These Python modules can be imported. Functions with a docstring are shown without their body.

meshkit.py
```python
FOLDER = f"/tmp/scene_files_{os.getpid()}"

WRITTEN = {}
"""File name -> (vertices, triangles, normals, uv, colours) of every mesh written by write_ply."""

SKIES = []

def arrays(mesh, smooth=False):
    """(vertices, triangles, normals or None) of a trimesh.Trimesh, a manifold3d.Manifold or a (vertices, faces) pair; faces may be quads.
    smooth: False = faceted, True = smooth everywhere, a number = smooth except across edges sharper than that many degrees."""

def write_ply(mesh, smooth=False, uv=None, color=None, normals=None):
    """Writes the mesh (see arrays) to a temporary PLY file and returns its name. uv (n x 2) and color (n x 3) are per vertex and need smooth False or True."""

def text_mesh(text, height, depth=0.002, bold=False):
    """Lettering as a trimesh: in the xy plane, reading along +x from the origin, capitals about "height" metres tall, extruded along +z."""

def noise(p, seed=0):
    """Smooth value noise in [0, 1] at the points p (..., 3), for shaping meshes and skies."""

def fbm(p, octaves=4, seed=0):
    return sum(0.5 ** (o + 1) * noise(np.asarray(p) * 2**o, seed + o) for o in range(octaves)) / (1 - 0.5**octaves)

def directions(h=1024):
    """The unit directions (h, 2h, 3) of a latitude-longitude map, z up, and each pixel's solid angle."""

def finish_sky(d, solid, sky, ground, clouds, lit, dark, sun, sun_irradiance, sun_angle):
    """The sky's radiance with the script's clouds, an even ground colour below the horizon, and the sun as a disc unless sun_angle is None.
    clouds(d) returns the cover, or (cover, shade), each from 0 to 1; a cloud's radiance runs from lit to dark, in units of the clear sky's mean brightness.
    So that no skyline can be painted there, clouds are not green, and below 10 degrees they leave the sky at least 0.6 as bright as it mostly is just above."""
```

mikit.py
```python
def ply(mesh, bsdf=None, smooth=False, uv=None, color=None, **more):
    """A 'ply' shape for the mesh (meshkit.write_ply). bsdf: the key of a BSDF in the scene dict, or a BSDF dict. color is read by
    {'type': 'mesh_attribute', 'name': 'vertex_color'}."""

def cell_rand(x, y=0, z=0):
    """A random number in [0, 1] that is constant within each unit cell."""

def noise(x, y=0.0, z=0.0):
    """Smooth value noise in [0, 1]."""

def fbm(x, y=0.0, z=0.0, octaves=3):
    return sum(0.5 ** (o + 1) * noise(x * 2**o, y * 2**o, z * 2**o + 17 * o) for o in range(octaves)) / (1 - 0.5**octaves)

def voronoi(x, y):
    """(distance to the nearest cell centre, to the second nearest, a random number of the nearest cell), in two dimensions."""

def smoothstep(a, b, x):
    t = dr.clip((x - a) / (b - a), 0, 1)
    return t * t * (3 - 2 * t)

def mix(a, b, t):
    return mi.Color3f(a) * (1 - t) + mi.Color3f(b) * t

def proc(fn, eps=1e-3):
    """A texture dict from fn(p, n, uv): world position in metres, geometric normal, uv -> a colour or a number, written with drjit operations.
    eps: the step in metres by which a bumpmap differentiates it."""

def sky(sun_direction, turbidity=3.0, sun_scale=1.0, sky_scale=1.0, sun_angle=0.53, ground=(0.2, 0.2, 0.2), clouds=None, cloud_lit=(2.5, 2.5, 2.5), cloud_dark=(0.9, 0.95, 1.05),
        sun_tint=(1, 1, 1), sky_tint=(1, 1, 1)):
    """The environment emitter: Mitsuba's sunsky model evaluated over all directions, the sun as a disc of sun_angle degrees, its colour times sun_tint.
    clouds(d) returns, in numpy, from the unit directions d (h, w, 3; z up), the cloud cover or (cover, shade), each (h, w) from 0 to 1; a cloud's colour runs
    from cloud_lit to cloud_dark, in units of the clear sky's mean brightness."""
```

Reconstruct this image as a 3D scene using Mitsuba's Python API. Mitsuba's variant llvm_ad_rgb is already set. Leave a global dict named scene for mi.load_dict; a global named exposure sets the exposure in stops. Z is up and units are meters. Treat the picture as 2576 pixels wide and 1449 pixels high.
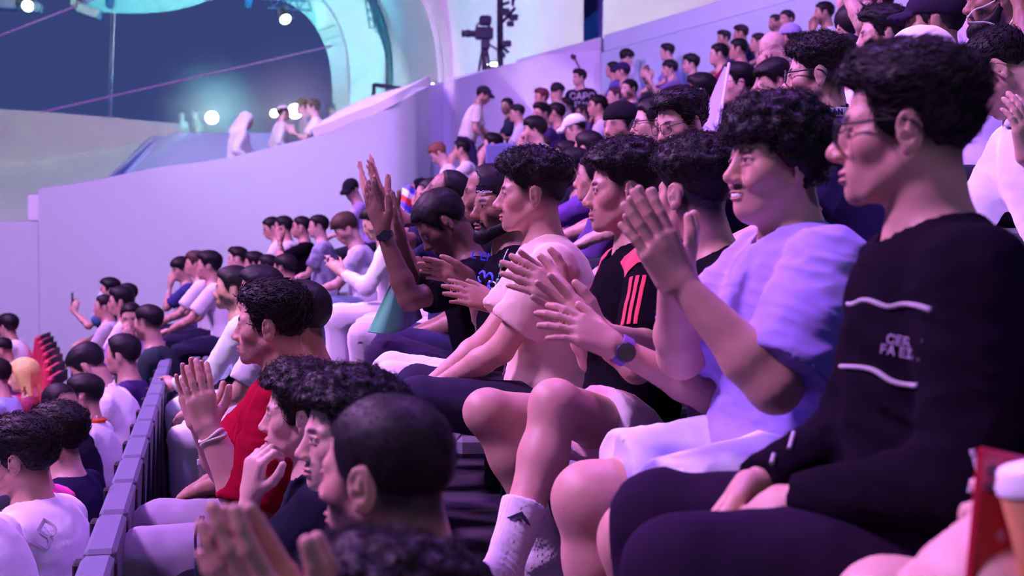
import math, random
import numpy as np
import trimesh
import mitsuba as mi
import mikit, meshkit
from concurrent.futures import ThreadPoolExecutor
from shapely.geometry import Polygon, LineString
import drjit as dr

T = mi.ScalarTransform4f
scene, labels = {}, {}

# ---------------------------------------------------------------- camera, ambient, exposure
FPX, W, H = 3300.0, 2576, 1449
YAW, PITCH = math.radians(13.1), math.radians(2.03)
CAM = np.array([0.0, 0.0, 3.8])
C_R = np.array([math.cos(YAW), -math.sin(YAW), 0.0])
C_F = np.array([math.sin(YAW) * math.cos(PITCH), math.cos(YAW) * math.cos(PITCH), -math.sin(PITCH)])
C_U = np.cross(C_R, C_F)
scene['camera'] = {'type': 'thinlens', 'fov': math.degrees(2 * math.atan(W / 2 / FPX)), 'fov_axis': 'x',
                   'aperture_radius': 0.0055, 'focus_distance': 4.2, 'near_clip': 0.05, 'far_clip': 400.0,
                   'to_world': T().look_at(origin=CAM.tolist(), target=(CAM + C_F).tolist(), up=[0, 0, 1])}
exposure = -0.75
scene['night_sky'] = {'type': 'constant', 'sampling_weight': 4.0, 'radiance': {'type': 'rgb', 'value': [0.062, 0.095, 0.320]}}


def at(px, py, depth):
    """World point seen at a pixel of the photograph, at this depth along the view."""
    return CAM + depth * (C_F + (px - W / 2) / FPX * C_R - (py - H / 2) / FPX * C_U)


def unit(v):
    v = np.asarray(v, float)
    return v / (np.linalg.norm(v) + 1e-12)
# ---------------------------------------------------------------- stage and house lights
def rgb(*c):
    return {'type': 'rgb', 'value': list(map(float, c))}


def spot(name, origin, target, color, power, cone=40, beam=None):
    scene[name] = {'type': 'spot', 'to_world': T().look_at(origin=list(map(float, origin)), target=list(map(float, target)), up=[0, 0.1, 1]),
                   'intensity': rgb(*[c * power for c in color]), 'cutoff_angle': float(cone), 'beam_width': float(beam or cone * 0.6)}


PURPLE, PINK, WARM, CYAN, WHITE = (0.62, 0.30, 1.0), (1.0, 0.36, 0.80), (1.0, 0.82, 0.42), (0.25, 0.85, 1.0), (1.0, 0.97, 0.90)


def plane_quad(pts):
    return np.asarray(pts, float), np.array([[0, 1, 2], [0, 2, 3]])


# the stage screen and wash lights hang in front of the stand, over the stage to the left of the picture
def lamp_disc(name, pos, target, radius, color, power, weight=8.0):
    d = unit(np.asarray(target, float) - pos)
    scene[name] = {'type': 'disk', 'to_world': T().look_at(origin=list(map(float, pos)), target=list(map(float, target)), up=[0, 0.1, 1]) @ T().scale(radius),
                   'emitter': {'type': 'area', 'sampling_weight': weight, 'radiance': rgb(*[c * power for c in color])}, 'bsdf': {'type': 'ref', 'id': 'plain_black'}}


# ---------------------------------------------------------------- materials
VC = {'type': 'mesh_attribute', 'name': 'vertex_color'}
scene['skin'] = {'type': 'principled', 'base_color': VC, 'roughness': 0.48, 'specular': 0.40}
scene['cloth'] = {'type': 'twosided', 'bsdf': {'type': 'principled', 'base_color': VC, 'roughness': 0.95, 'specular': 0.02}}
scene['hair'] = {'type': 'twosided', 'bsdf': {'type': 'principled', 'base_color': VC, 'roughness': 0.55, 'specular': 0.26}}
scene['shiny'] = {'type': 'twosided', 'bsdf': {'type': 'principled', 'base_color': VC, 'roughness': 0.25, 'specular': 0.6}}
scene['plain'] = {'type': 'twosided', 'bsdf': {'type': 'principled', 'base_color': VC, 'roughness': 0.6, 'specular': 0.4}}
scene['plain_black'] = {'type': 'diffuse', 'reflectance': rgb(0.02, 0.02, 0.02)}
scene['lens_glass'] = {'type': 'thindielectric', 'int_ior': 1.5}
scene['wall_paint'] = {'type': 'twosided', 'bsdf': {'type': 'principled', 'base_color': VC, 'roughness': 0.55, 'specular': 0.25}}
# wash lights over the stage at the left and over the stand
lamp_disc('stage_wash', (-7.5, 3.0, 13.0), (1.0, 5, 3.5), 1.2, (0.90, 0.42, 1.20), 235)
lamp_disc('stage_wash_001', (-6, 12, 12.5), (1.0, 8, 3.5), 1.0, (0.92, 0.38, 1.22), 230)
lamp_disc('overhead_wash', (2.5, 5, 11), (1.5, 5, 2.8), 0.8, (0.50, 0.16, 1.0), 150)
lamp_disc('aisle_lamp', (3.5, -6, 7.5), (1.5, 4, 3.5), 0.5, (1.0, 0.95, 0.45), 30)
for _n, _l in (('stage_wash', 'large round stage wash light in front of the stand'), ('stage_wash_001', 'round pink stage wash light over the far side of the stage'), ('overhead_wash', 'round violet wash light above the stand'), ('aisle_lamp', 'small warm house lamp behind the camera')):
    labels[_n] = {'label': _l, 'category': 'lamp'}
spot('added_wall_spot', (-5, 9, 10.5), (-2.2, 18.0, 4.2), (0.40, 0.42, 1.0), 190, 26)  # added, unseen spot that brightens the left part of the side wall
spot('added_wall_spot_001', (0.5, 9, 10.5), (1.6, 18.0, 4.6), (0.52, 0.34, 1.0), 150, 18)  # second added spot, lifting the right end of the side wall
spot('cyan_uplight_spot', (3.9, 26.3, 4.8), (4.25, 29.0, 9.5), (0.03, 0.80, 1.0), 1100, 60)
spot('cyan_uplight_spot_001', (2.6, 32.6, 4.5), (3.3, 34.5, 10.0), (0.06, 0.66, 1.0), 640, 65)
spot('cyan_uplight_spot_002', (-2.6, 29, 8.0), (-1.2, 34.5, 12.8), (0.15, 0.60, 1.0), 640, 50)
spot('added_corner_spot', (7.0, 9.0, 11.5), (4.2, 20.8, 5.0), (0.42, 0.24, 1.0), 560, 20)  # unseen violet spot, put in to lift the dark corner wall
spot('violet_uplight_spot', (6.0, 23.5, 5.4), (6.3, 26.5, 9.5), (0.72, 0.40, 1.0), 190, 75)
spot('violet_uplight_spot_001', (9.8, 22.0, 6.0), (10.8, 25.5, 9.5), (0.72, 0.40, 1.0), 190, 75)
spot('platform_spot', (-3.5, 18.5, 10.5), (0.9, 21.0, 5.6), (1.0, 1.0, 0.92), 1300, 26)
spot('ramp_spot', (-5, 21, 12), (-2.8, 30.2, 5.6), (0.95, 1.0, 0.95), 3000, 36)
for _i, (_o, _t, _c, _p) in enumerate([((-2, 4, 11), (945, 575, 8.9), 2.6, 260), ((3, 6, 12), (1446, 335, 12), 2.2, 330), ((-6, 6, 10), (62, 950, 9.7), 3.0, 200), ((-4, 3, 10), (560, 840, 7.0), 3.2, 150)]):
    spot(f'yellow_beam_spot_{_i:03d}', _o, at(*_t), (1.0, 0.95, 0.25), _p, _c, _c * 0.8)
# ---------------------------------------------------------------- signed-distance modelling and a sparse surface-nets mesher
def smin(a, b, k):
    h = np.maximum(k - np.abs(a - b), 0.0)
    return np.minimum(a, b) - h * h * (0.25 / k)


def vlen(v):
    return np.sqrt(np.einsum('ij,ij->i', v, v))


class Field:
    """A solid: primitives joined smoothly in order. op 'u' adds, 's' takes away."""

    def __init__(self):
        self.items, self.noise = [], None

    def add(self, fn, centre, reach, k=0.01, op='u'):
        self.items.append((fn, np.asarray(centre, float), float(reach), k, op))

    def cone(self, a, b, r1, r2, k=0.01, op='u'):
        a, b = np.asarray(a, float), np.asarray(b, float)
        ba = b - a
        l2 = float(ba @ ba) + 1e-12

        def fn(p):
            pa = p - a
            h = np.clip(pa @ ba / l2, 0, 1)
            return vlen(pa - h[:, None] * ba) - (r1 + (r2 - r1) * h)
        self.add(fn, (a + b) / 2, math.sqrt(l2) / 2 + max(r1, r2), k, op)

    def ball(self, c, r, k=0.01, op='u'):
        c = np.asarray(c, float)
        self.add(lambda p: vlen(p - c) - r, c, r, k, op)

    def ell(self, c, radii, R=None, k=0.01, op='u'):
        c, r = np.asarray(c, float), np.asarray(radii, float)
        M = np.eye(3) if R is None else np.asarray(R)      # rows are the axes

        def fn(p):
            q = (p - c) @ M.T
            q = q / r
            k0 = vlen(q) + 1e-9
            k1 = vlen(q / r) + 1e-9
            return k0 * (k0 - 1.0) / k1
        self.add(fn, c, r.max(), k, op)

    def __call__(self, p, band=0.05, cells=0.16):
        if len(p) > 20000 and cells:                             # far-apart points in groups, each with the few primitives near it
            q = np.floor(p / cells).astype(np.int64)
            q -= q.min(0)
            n = q.max(0) + 1
            key = (q[:, 0] * n[1] + q[:, 1]) * n[2] + q[:, 2]
            order = np.argsort(key, kind='stable')
            cuts = np.flatnonzero(np.diff(key[order])) + 1
            d = np.empty(len(p))
            for g in np.split(order, cuts):
                d[g] = self(p[g], band, 0)
            return d
        d = np.full(len(p), band * 1.5)
        if len(p) == 0:
            return d
        lo, hi = p.min(0), p.max(0)
        for fn, c, reach, k, op in self.items:
            e = np.maximum(np.maximum(lo - c, c - hi), 0)
            lim = reach + band + k
            if e @ e > lim * lim:
                continue
            far = np.maximum(np.abs(lo - c), np.abs(hi - c))
            if len(p) > 300 and far @ far > lim * lim:
                pc = p - c
                m = np.flatnonzero(np.einsum('ij,ij->i', pc, pc) < lim * lim)
                if len(m) == 0:
                    continue
                v, w = fn(p[m]), d[m]
            else:
                m, v, w = slice(None), fn(p), d
            if op == 'u':
                d[m] = smin(w, v, k)
            elif op == 's':
                d[m] = -smin(-w, v, k)
            else:
                d[m] = -smin(-w, -v, k)
        return d

    def bounds(self):
        u = [(c, r) for _, c, r, _, op in self.items if op == 'u']
        return np.min([c - r for c, r in u], 0), np.max([c + r for c, r in u], 0)


def mesh_field(f, h, pad=0.012, bounds=None):
    """The surface of a field as (vertices, triangles): coarse cells near the surface, then finer ones, then surface nets."""
    lo, hi = f.bounds() if bounds is None else bounds
    lo = np.asarray(lo) - pad
    s = 4 * h
    nb = np.ceil((np.asarray(hi) + pad - lo) / s).astype(int) + 1
    g = np.stack(np.meshgrid(*[np.arange(n) for n in nb], indexing='ij'), -1).reshape(-1, 3)
    d = f(lo + (g + 0.5) * s, band=s * 1.4)
    g = g[np.abs(d) < s * 1.05]
    o2 = np.stack(np.meshgrid(*[np.arange(2)] * 3, indexing='ij'), -1).reshape(-1, 3)
    g = (g[:, None] * 2 + o2[None]).reshape(-1, 3)
    d = f(lo + (g + 0.5) * 2 * h, band=3 * h)
    g = g[np.abs(d) < 2 * h * 1.05]
    n = nb * 4 + 2
    st = np.array([n[1] * n[2], n[2], 1])
    o3 = np.stack(np.meshgrid(*[np.arange(3)] * 3, indexing='ij'), -1).reshape(-1, 3)
    flag = np.zeros(int(n.prod()), bool)
    flag[((g * 2) @ st)[:, None] + (o3 @ st)[None]] = True
    nodes = np.flatnonzero(flag)
    del flag
    index = np.full(int(n.prod()), -1, np.int32)
    index[nodes] = np.arange(len(nodes), dtype=np.int32)
    xyz = np.stack([nodes // st[0], nodes // st[1] % n[1], nodes % n[2]], -1)
    val = f(lo + xyz * h, band=h * 4)
    cells = (((g * 2) @ st)[:, None] + (o2 @ st)[None]).ravel()
    corner = np.array([[i, j, k] for i in (0, 1) for j in (0, 1) for k in (0, 1)])
    cv = val[index[cells[:, None] + (corner @ st)[None]]]
    neg = (cv < 0).sum(1)
    keep = (neg > 0) & (neg < 8)
    cells, cv = cells[keep], cv[keep]
    pos, cnt = np.zeros((len(cells), 3)), np.zeros(len(cells))
    for a in range(8):
        for ax, b in ((0, a | 4), (1, a | 2), (2, a | 1)):
            if b == a:
                continue
            m = np.flatnonzero((cv[:, a] < 0) != (cv[:, b] < 0))
            t = cv[m, a] / (cv[m, a] - cv[m, b])
            for c in range(3):
                pos[m, c] += corner[a][c] + (t if c == ax else 0)
            cnt[m] += 1
    cxyz = np.stack([cells // st[0], cells // st[1] % n[1], cells % n[2]], -1)
    verts = lo + (cxyz + pos / cnt[:, None]) * h
    faces = []
    nid = index
    cid = np.full(int(n.prod()), -1, np.int32)
    cid[cells] = np.arange(len(cells), dtype=np.int32)
    for ax in range(3):
        j = nid[np.minimum(nodes + st[ax], len(nid) - 1)]
        m = (j >= 0) & ((val < 0) != (val[j] < 0))
        u, v = st[(ax + 1) % 3], st[(ax + 2) % 3]
        q = cid[nodes[m][:, None] + np.array([0, -u, -u - v, -v])[None]]
        good = (q >= 0).all(1)
        q, inside = q[good], (val[m] < 0)[good]
        faces.append(np.where(inside[:, None], q, q[:, ::-1]))
    q = np.vstack(faces)
    fc = np.vstack([q[:, [0, 1, 2]], q[:, [0, 2, 3]]]).astype(np.int64)
    if f.noise is not None:                                     # folds and curls push the finished surface in and out
        verts = verts - vert_normals(verts, fc) * f.noise(verts)[:, None]
    return verts, fc


def vert_normals(v, f):
    n = np.zeros_like(v)
    fn = np.cross(v[f[:, 1]] - v[f[:, 0]], v[f[:, 2]] - v[f[:, 0]])
    for k in range(3):
        for a in range(3):
            n[:, a] += np.bincount(f[:, k], fn[:, a], len(v))
    return n / (np.linalg.norm(n, axis=1, keepdims=True) + 1e-12)


def march(f, p, direction, reach=0.4):
    """Sphere-trace points onto the solid along a direction; the hits and which of them hit."""
    p = np.array(p, float)
    t = np.zeros(len(p))
    for _ in range(60):
        dd = f(p + t[:, None] * direction, band=0.06)
        t += np.clip(dd, -0.02, 0.05) * 0.8
    q = p + t[:, None] * direction
    return q, (np.abs(f(q, band=0.06)) < 0.004) & (t < reach)


def vnoise(p, freq, seed=0):
    return meshkit.noise(np.asarray(p) * freq, seed)


def thin_out(v, f, size):
    """Merges vertices that share a cell of the given size (one size per vertex, 0 keeps the vertex)."""
    m = size > 0
    key = np.zeros((len(v), 4), np.int64)
    sz = np.where(m, size, 1)
    key[:, :3] = np.floor(v / sz[:, None])
    key[:, 3] = np.where(m, np.round(sz * 1e5), 0)
    key[~m, 0] = np.flatnonzero(~m)
    key[~m, 1:3] = 0
    key[~m, 3] = -1
    _, inv = np.unique(key, axis=0, return_inverse=True)
    inv = inv.ravel()
    n = inv.max() + 1
    cnt = np.bincount(inv, minlength=n)
    nv = np.stack([np.bincount(inv, v[:, a], n) / cnt for a in range(3)], 1)
    nf = inv[f]
    ok = (nf[:, 0] != nf[:, 1]) & (nf[:, 1] != nf[:, 2]) & (nf[:, 0] != nf[:, 2])
    return nv, nf[ok]
# ---------------------------------------------------------------- people
SKINS = {'light': (0.67, 0.40, 0.34), 'tan': (0.57, 0.315, 0.25), 'olive': (0.48, 0.265, 0.20), 'brown': (0.32, 0.165, 0.12), 'dark': (0.18, 0.09, 0.07)}
BLACK_HAIR, BROWN_HAIR = (0.009, 0.006, 0.009), (0.075, 0.04, 0.028)


def sstep(a, b, x):
    t = np.clip((x - a) / (b - a), 0, 1)
    return t * t * (3 - 2 * t)


def head_field(o):
    f = Field()
    ch, nose, jaw = o.get('cheek', 0.0), o.get('nose', 1.0), o.get('jaw', 1.0)
    f.ell([-0.012, 0, 0.035], [0.098, 0.076, 0.083])
    f.ell([0.028, 0, -0.030], [0.060, 0.058 + ch, 0.078], k=0.03)
    for s in (-1, 1):
        f.cone([-0.005, s * 0.052, -0.045], [0.052, s * 0.022 * jaw, -0.094], 0.018 + ch, 0.017 + ch * 0.7, 0.02)
        f.ball([0.050, s * 0.041, -0.020], 0.027 + ch * 0.8, 0.02)
        f.cone([0.0785, s * 0.014, 0.019], [0.066, s * 0.046, 0.017], 0.0115, 0.0115, 0.014)
    f.ell([0.067, 0, -0.066], [0.027, 0.034, 0.030], k=0.02)
    f.ball([0.074, 0, -0.098], 0.0175, 0.018)
    if ch:
        f.cone([0.05, 0, -0.102], [-0.01, 0, -0.098], 0.022 + ch, 0.03 + ch, 0.03)
    for s in (-1, 1):
        f.ball([0.1005, s * 0.0345, 0.001], 0.0135, 0.014, 's')
        f.ball([0.0775, s * 0.032, 0.001], 0.0128, 0.003)
        f.cone([0.0875, s * 0.018, 0.0065], [0.0815, s * 0.047, 0.0045], 0.0042, 0.0042, 0.004)
        f.cone([0.0865, s * 0.020, -0.0065], [0.0815, s * 0.045, -0.0055], 0.0034, 0.0034, 0.004)
        f.cone([0.091, s * 0.013, 0.0185], [0.077, s * 0.047, 0.0195], 0.0036, 0.0030, 0.006)
    nl = 0.1115 + 0.02 * (nose - 1)
    f.cone([0.0815, 0, 0.016], [nl - 0.0045, 0, -0.030], 0.0092, 0.0100 * nose, 0.014)
    f.ball([nl - 0.0035, 0, -0.034], 0.0108 * nose, 0.008)
    f.cone([0.084, 0, -0.006], [0.099, 0, -0.036], 0.010, 0.0115, 0.008)
    for s in (-1, 1):
        f.ell([0.0985, s * 0.0125 * nose, -0.0385], [0.012, 0.0078, 0.0085], k=0.006)
        f.ball([0.105, s * 0.0072, -0.0465], 0.0042, 0.003, 's')
    f.ell([0.0930, 0, -0.0645], [0.0100, 0.0235, 0.0056], k=0.004)
    f.ell([0.0925, 0, -0.0760], [0.0100, 0.0205, 0.0064], k=0.004)
    mo = o.get('mouth', 0.0)                                   # how far the mouth stands open
    f.ell([0.102, 0, -0.0702], [0.012, 0.024, 0.0012 + mo], k=0.003, op='s')
    if o.get('smile'):
        for s in (-1, 1):
            f.ball([0.073, s * 0.036, -0.043], 0.017, 0.012)
    for s in (-1, 1):
        R = np.array([unit([1, s * 0.42, -0.18]), unit([-s * 0.42, 1, 0]), unit([0.18, 0, 1])])
        c = np.array([-0.012, s * 0.0815, -0.006])
        f.ell(c, [0.0205, 0.0075, 0.0330], R, k=0.008)
        f.ell(c + [0.003, s * 0.0075, 0.003], [0.0125, 0.0058, 0.0215], R, k=0.004, op='s')
        f.ell(c + [0.010, s * 0.0040, -0.003], [0.0052, 0.0050, 0.0085], R, k=0.004)
        f.ell(c + [-0.001, s * 0.0042, 0.004], [0.0052, 0.0035, 0.014], R, k=0.003)
        f.ell(c + [0.002, s * 0.0005, -0.028], [0.0085, 0.0058, 0.0095], R, k=0.006)
    return f


HAIRLINE = {'std': ([-0.12, -0.085, -0.055, -0.03, -0.018, 0.002, 0.012, 0.026, 0.045, 0.062, 0.085, 0.11],
                    [-0.066, -0.062, -0.040, 0.000, 0.026, 0.028, -0.022, -0.020, 0.030, 0.062, 0.070, 0.085]),
            'high': ([-0.12, -0.085, -0.055, -0.03, 0.002, 0.02, 0.045, 0.062, 0.085, 0.11],
                     [0.005, 0.010, 0.022, 0.034, 0.036, 0.036, 0.046, 0.062, 0.070, 0.085]),
            'mid': ([-0.12, -0.085, -0.055, -0.03, 0.002, 0.02, 0.045, 0.062, 0.085, 0.11],
                    [-0.030, -0.022, -0.004, 0.018, 0.026, 0.008, 0.030, 0.056, 0.068, 0.085]),
            'fringe': ([-0.12, -0.085, -0.055, -0.03, -0.018, 0.002, 0.012, 0.026, 0.045, 0.062, 0.085, 0.13],
                       [-0.066, -0.062, -0.040, -0.012, 0.020, 0.020, -0.020, -0.005, 0.022, 0.036, 0.040, 0.045]),
            'low': ([-0.16, -0.085, -0.05, -0.02, 0.0, 0.02, 0.045, 0.062, 0.085, 0.13],
                    [-0.100, -0.100, -0.085, -0.030, -0.012, -0.004, 0.026, 0.036, 0.042, 0.050]),
            'receding': ([-0.12, -0.085, -0.055, -0.03, -0.018, 0.002, 0.012, 0.026, 0.045, 0.062, 0.085, 0.11],
                         [-0.066, -0.062, -0.040, 0.000, 0.026, 0.028, -0.022, 0.01, 0.085, 0.108, 0.12, 0.13])}
#        top   side  quiff  curl  line
HAIR = {'fade': (0.018, 0.003, 0.008, 0.003, 'mid'), 'short': (0.014, 0.009, 0.004, 0.002, 'std'), 'buzz': (0.0045, 0.003, 0.0, 0.001, 'std'),
        'curly_fade': (0.036, 0.004, 0.018, 0.010, 'mid'), 'curly': (0.032, 0.016, 0.022, 0.010, 'std'), 'bushy': (0.036, 0.036, 0.018, 0.011, 'low'),
        'quiff': (0.024, 0.006, 0.026, 0.004, 'std'), 'fringe': (0.022, 0.018, 0.006, 0.004, 'fringe'), 'side': (0.024, 0.012, 0.012, 0.004, 'std'),
        'afro': (0.013, 0.009, 0.0, 0.003, 'std'), 'receding': (0.008, 0.006, 0.0, 0.0015, 'receding'), 'long': (0.022, 0.022, 0.0, 0.002, 'fringe'),
        'none': None}


def hair_field(style, o):
    top, side, quiff, curl, line = HAIR[style]
    top, side = top * o.get('hair_size', 1.0), side * o.get('hair_size', 1.0)
    hx, hz = HAIRLINE[line]
    seed = o.get('seed', 0)
    c, r = np.array([-0.012, 0, 0.035]), np.array([0.098, 0.076, 0.083])

    def fn(q):
        e = q - c
        k0 = np.sqrt(((e / r) ** 2).sum(1)) + 1e-9
        d = k0 * (k0 - 1) / (np.sqrt(((e / (r * r)) ** 2).sum(1)) + 1e-9)
        w = sstep(0.025, 0.085, q[:, 2])
        t = side + (top - side) * w
        t = t + quiff * np.exp(-((q[:, 0] - 0.070) ** 2 + (q[:, 2] - 0.100) ** 2) / 0.0022 - (q[:, 1] / 0.06) ** 2)
        if line in ('low', 'std', 'fringe'):
            back = sstep(-0.02, -0.07, q[:, 0]) * sstep(0.05, -0.02, q[:, 2])
            t = t * (1 - 0.3 * back) + 0.003 * back
        # the skull narrows below: follow it down to the nape
        d = d - t
        zline = np.interp(q[:, 0], hx, hz) + 0.004 * np.sin(q[:, 1] * 260 + seed) + (0.010 * (np.abs(q[:, 1]) / 0.06) ** 2 if line not in ('high', 'mid') else 0) * (q[:, 0] > 0.05)
        return np.maximum(d, (zline - q[:, 2]) * 0.75)
    def rough(q):
        n = meshkit.noise(q * 62 + seed * 7.3, seed) - 0.5
        w = sstep(0.01, 0.06, q[:, 2]) if line in ('high', 'mid') else 1.0
        if curl > 0.006:
            n2 = meshkit.noise(q * 48 + seed * 3.1, seed + 5) - 0.5
            return -curl * (1.1 * n2 + 0.9 * n) * (0.15 + 0.85 * w)
        st = meshkit.noise(q * np.array([38, 120, 60]) + seed, seed) - 0.5
        return -(n * 0.8 + st * 1.2) * curl * w
    f = Field()
    f.noise = rough
    f.add(fn, [-0.012, 0, 0.045], 0.098 + max(top, side) + quiff + 0.02)
    if style == 'long':
        for s in (-1, 1):
            f.cone([-0.03, s * 0.07, 0.03], [-0.035, s * 0.085, -0.16], 0.035, 0.022, 0.03)
            f.cone([0.03, s * 0.072, 0.03], [0.02, s * 0.082, -0.12], 0.02, 0.014, 0.03)
        f.cone([-0.08, 0, 0.0], [-0.095, 0, -0.19], 0.05, 0.035, 0.05)
    return f


def strands(v, nrm, n, length, curl, radius, rng, flow=None, lift=0.6, pts=6):
    """Many thin locks as one mesh: starts on the hair's surface, each a small tube that winds (curl) or lies along the flow."""
    i = rng.integers(0, len(v), n)
    p0, a = v[i], nrm[i]
    fl = rng.normal(size=(n, 3)) if flow is None else flow(p0) + 0.25 * rng.normal(size=(n, 3))
    fl -= (fl * a).sum(1, keepdims=True) * a
    fl /= np.linalg.norm(fl, axis=1, keepdims=True) + 1e-9
    b = np.cross(a, fl)
    L = length * rng.uniform(0.6, 1.25, (n, 1))
    ph, turns = rng.uniform(0, 6.28, (n, 1)), rng.uniform(1.0, 1.9, (n, 1)) * (1 if curl else 0)
    t = np.linspace(0, 1, pts)[None]
    cr = curl * rng.uniform(0.7, 1.2, (n, 1)) * np.minimum(1, t * 2.5)
    up, al = lift * L * t - 0.004, (1 - 0.5 * lift) * L * t
    c, s_ = np.cos(ph + turns * 6.28 * t) * cr, np.sin(ph + turns * 6.28 * t) * cr
    if flow is not None and not curl:
        up = up * (1 - 0.65 * t) + 0.0
    path = p0[:, None] + up[..., None] * a[:, None] + (al + c)[..., None] * fl[:, None] + s_[..., None] * b[:, None]
    tan = np.gradient(path, axis=1)
    tan /= np.linalg.norm(tan, axis=2, keepdims=True) + 1e-9
    x = np.cross(tan, a[:, None] + 0.01)
    x /= np.linalg.norm(x, axis=2, keepdims=True) + 1e-9
    y = np.cross(tan, x)
    ang = np.arange(3) * 2.0944
    rad = (radius * (1 - 0.75 * t ** 2))[..., None, None]
    ring = path[:, :, None] + rad * (np.cos(ang)[None, None, :, None] * x[:, :, None] + np.sin(ang)[None, None, :, None] * y[:, :, None])
    vv = ring.reshape(-1, 3)
    k, j, m = np.meshgrid(np.arange(n), np.arange(pts - 1), np.arange(3), indexing='ij')
    A = (k * pts + j) * 3
    q = np.stack([A + m, A + (m + 1) % 3, A + 3 + (m + 1) % 3, A + 3 + m], -1).reshape(-1, 4)
    return vv, np.vstack([q[:, [0, 1, 2]], q[:, [0, 2, 3]]])


def ik(a, c, l1, l2, hint):
    a, c = np.asarray(a, float), np.asarray(c, float)
    v = c - a
    d = np.linalg.norm(v)
    v = v / (d + 1e-9)
    d2 = min(d, (l1 + l2) * 0.985)
    c = a + v * d2
    x = (l1 * l1 - l2 * l2 + d2 * d2) / (2 * d2)
    y = math.sqrt(max(l1 * l1 - x * x, 0))
    h = np.asarray(hint, float) - v * (np.asarray(hint) @ v)
    return a + v * x + unit(h) * y, c


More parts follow.
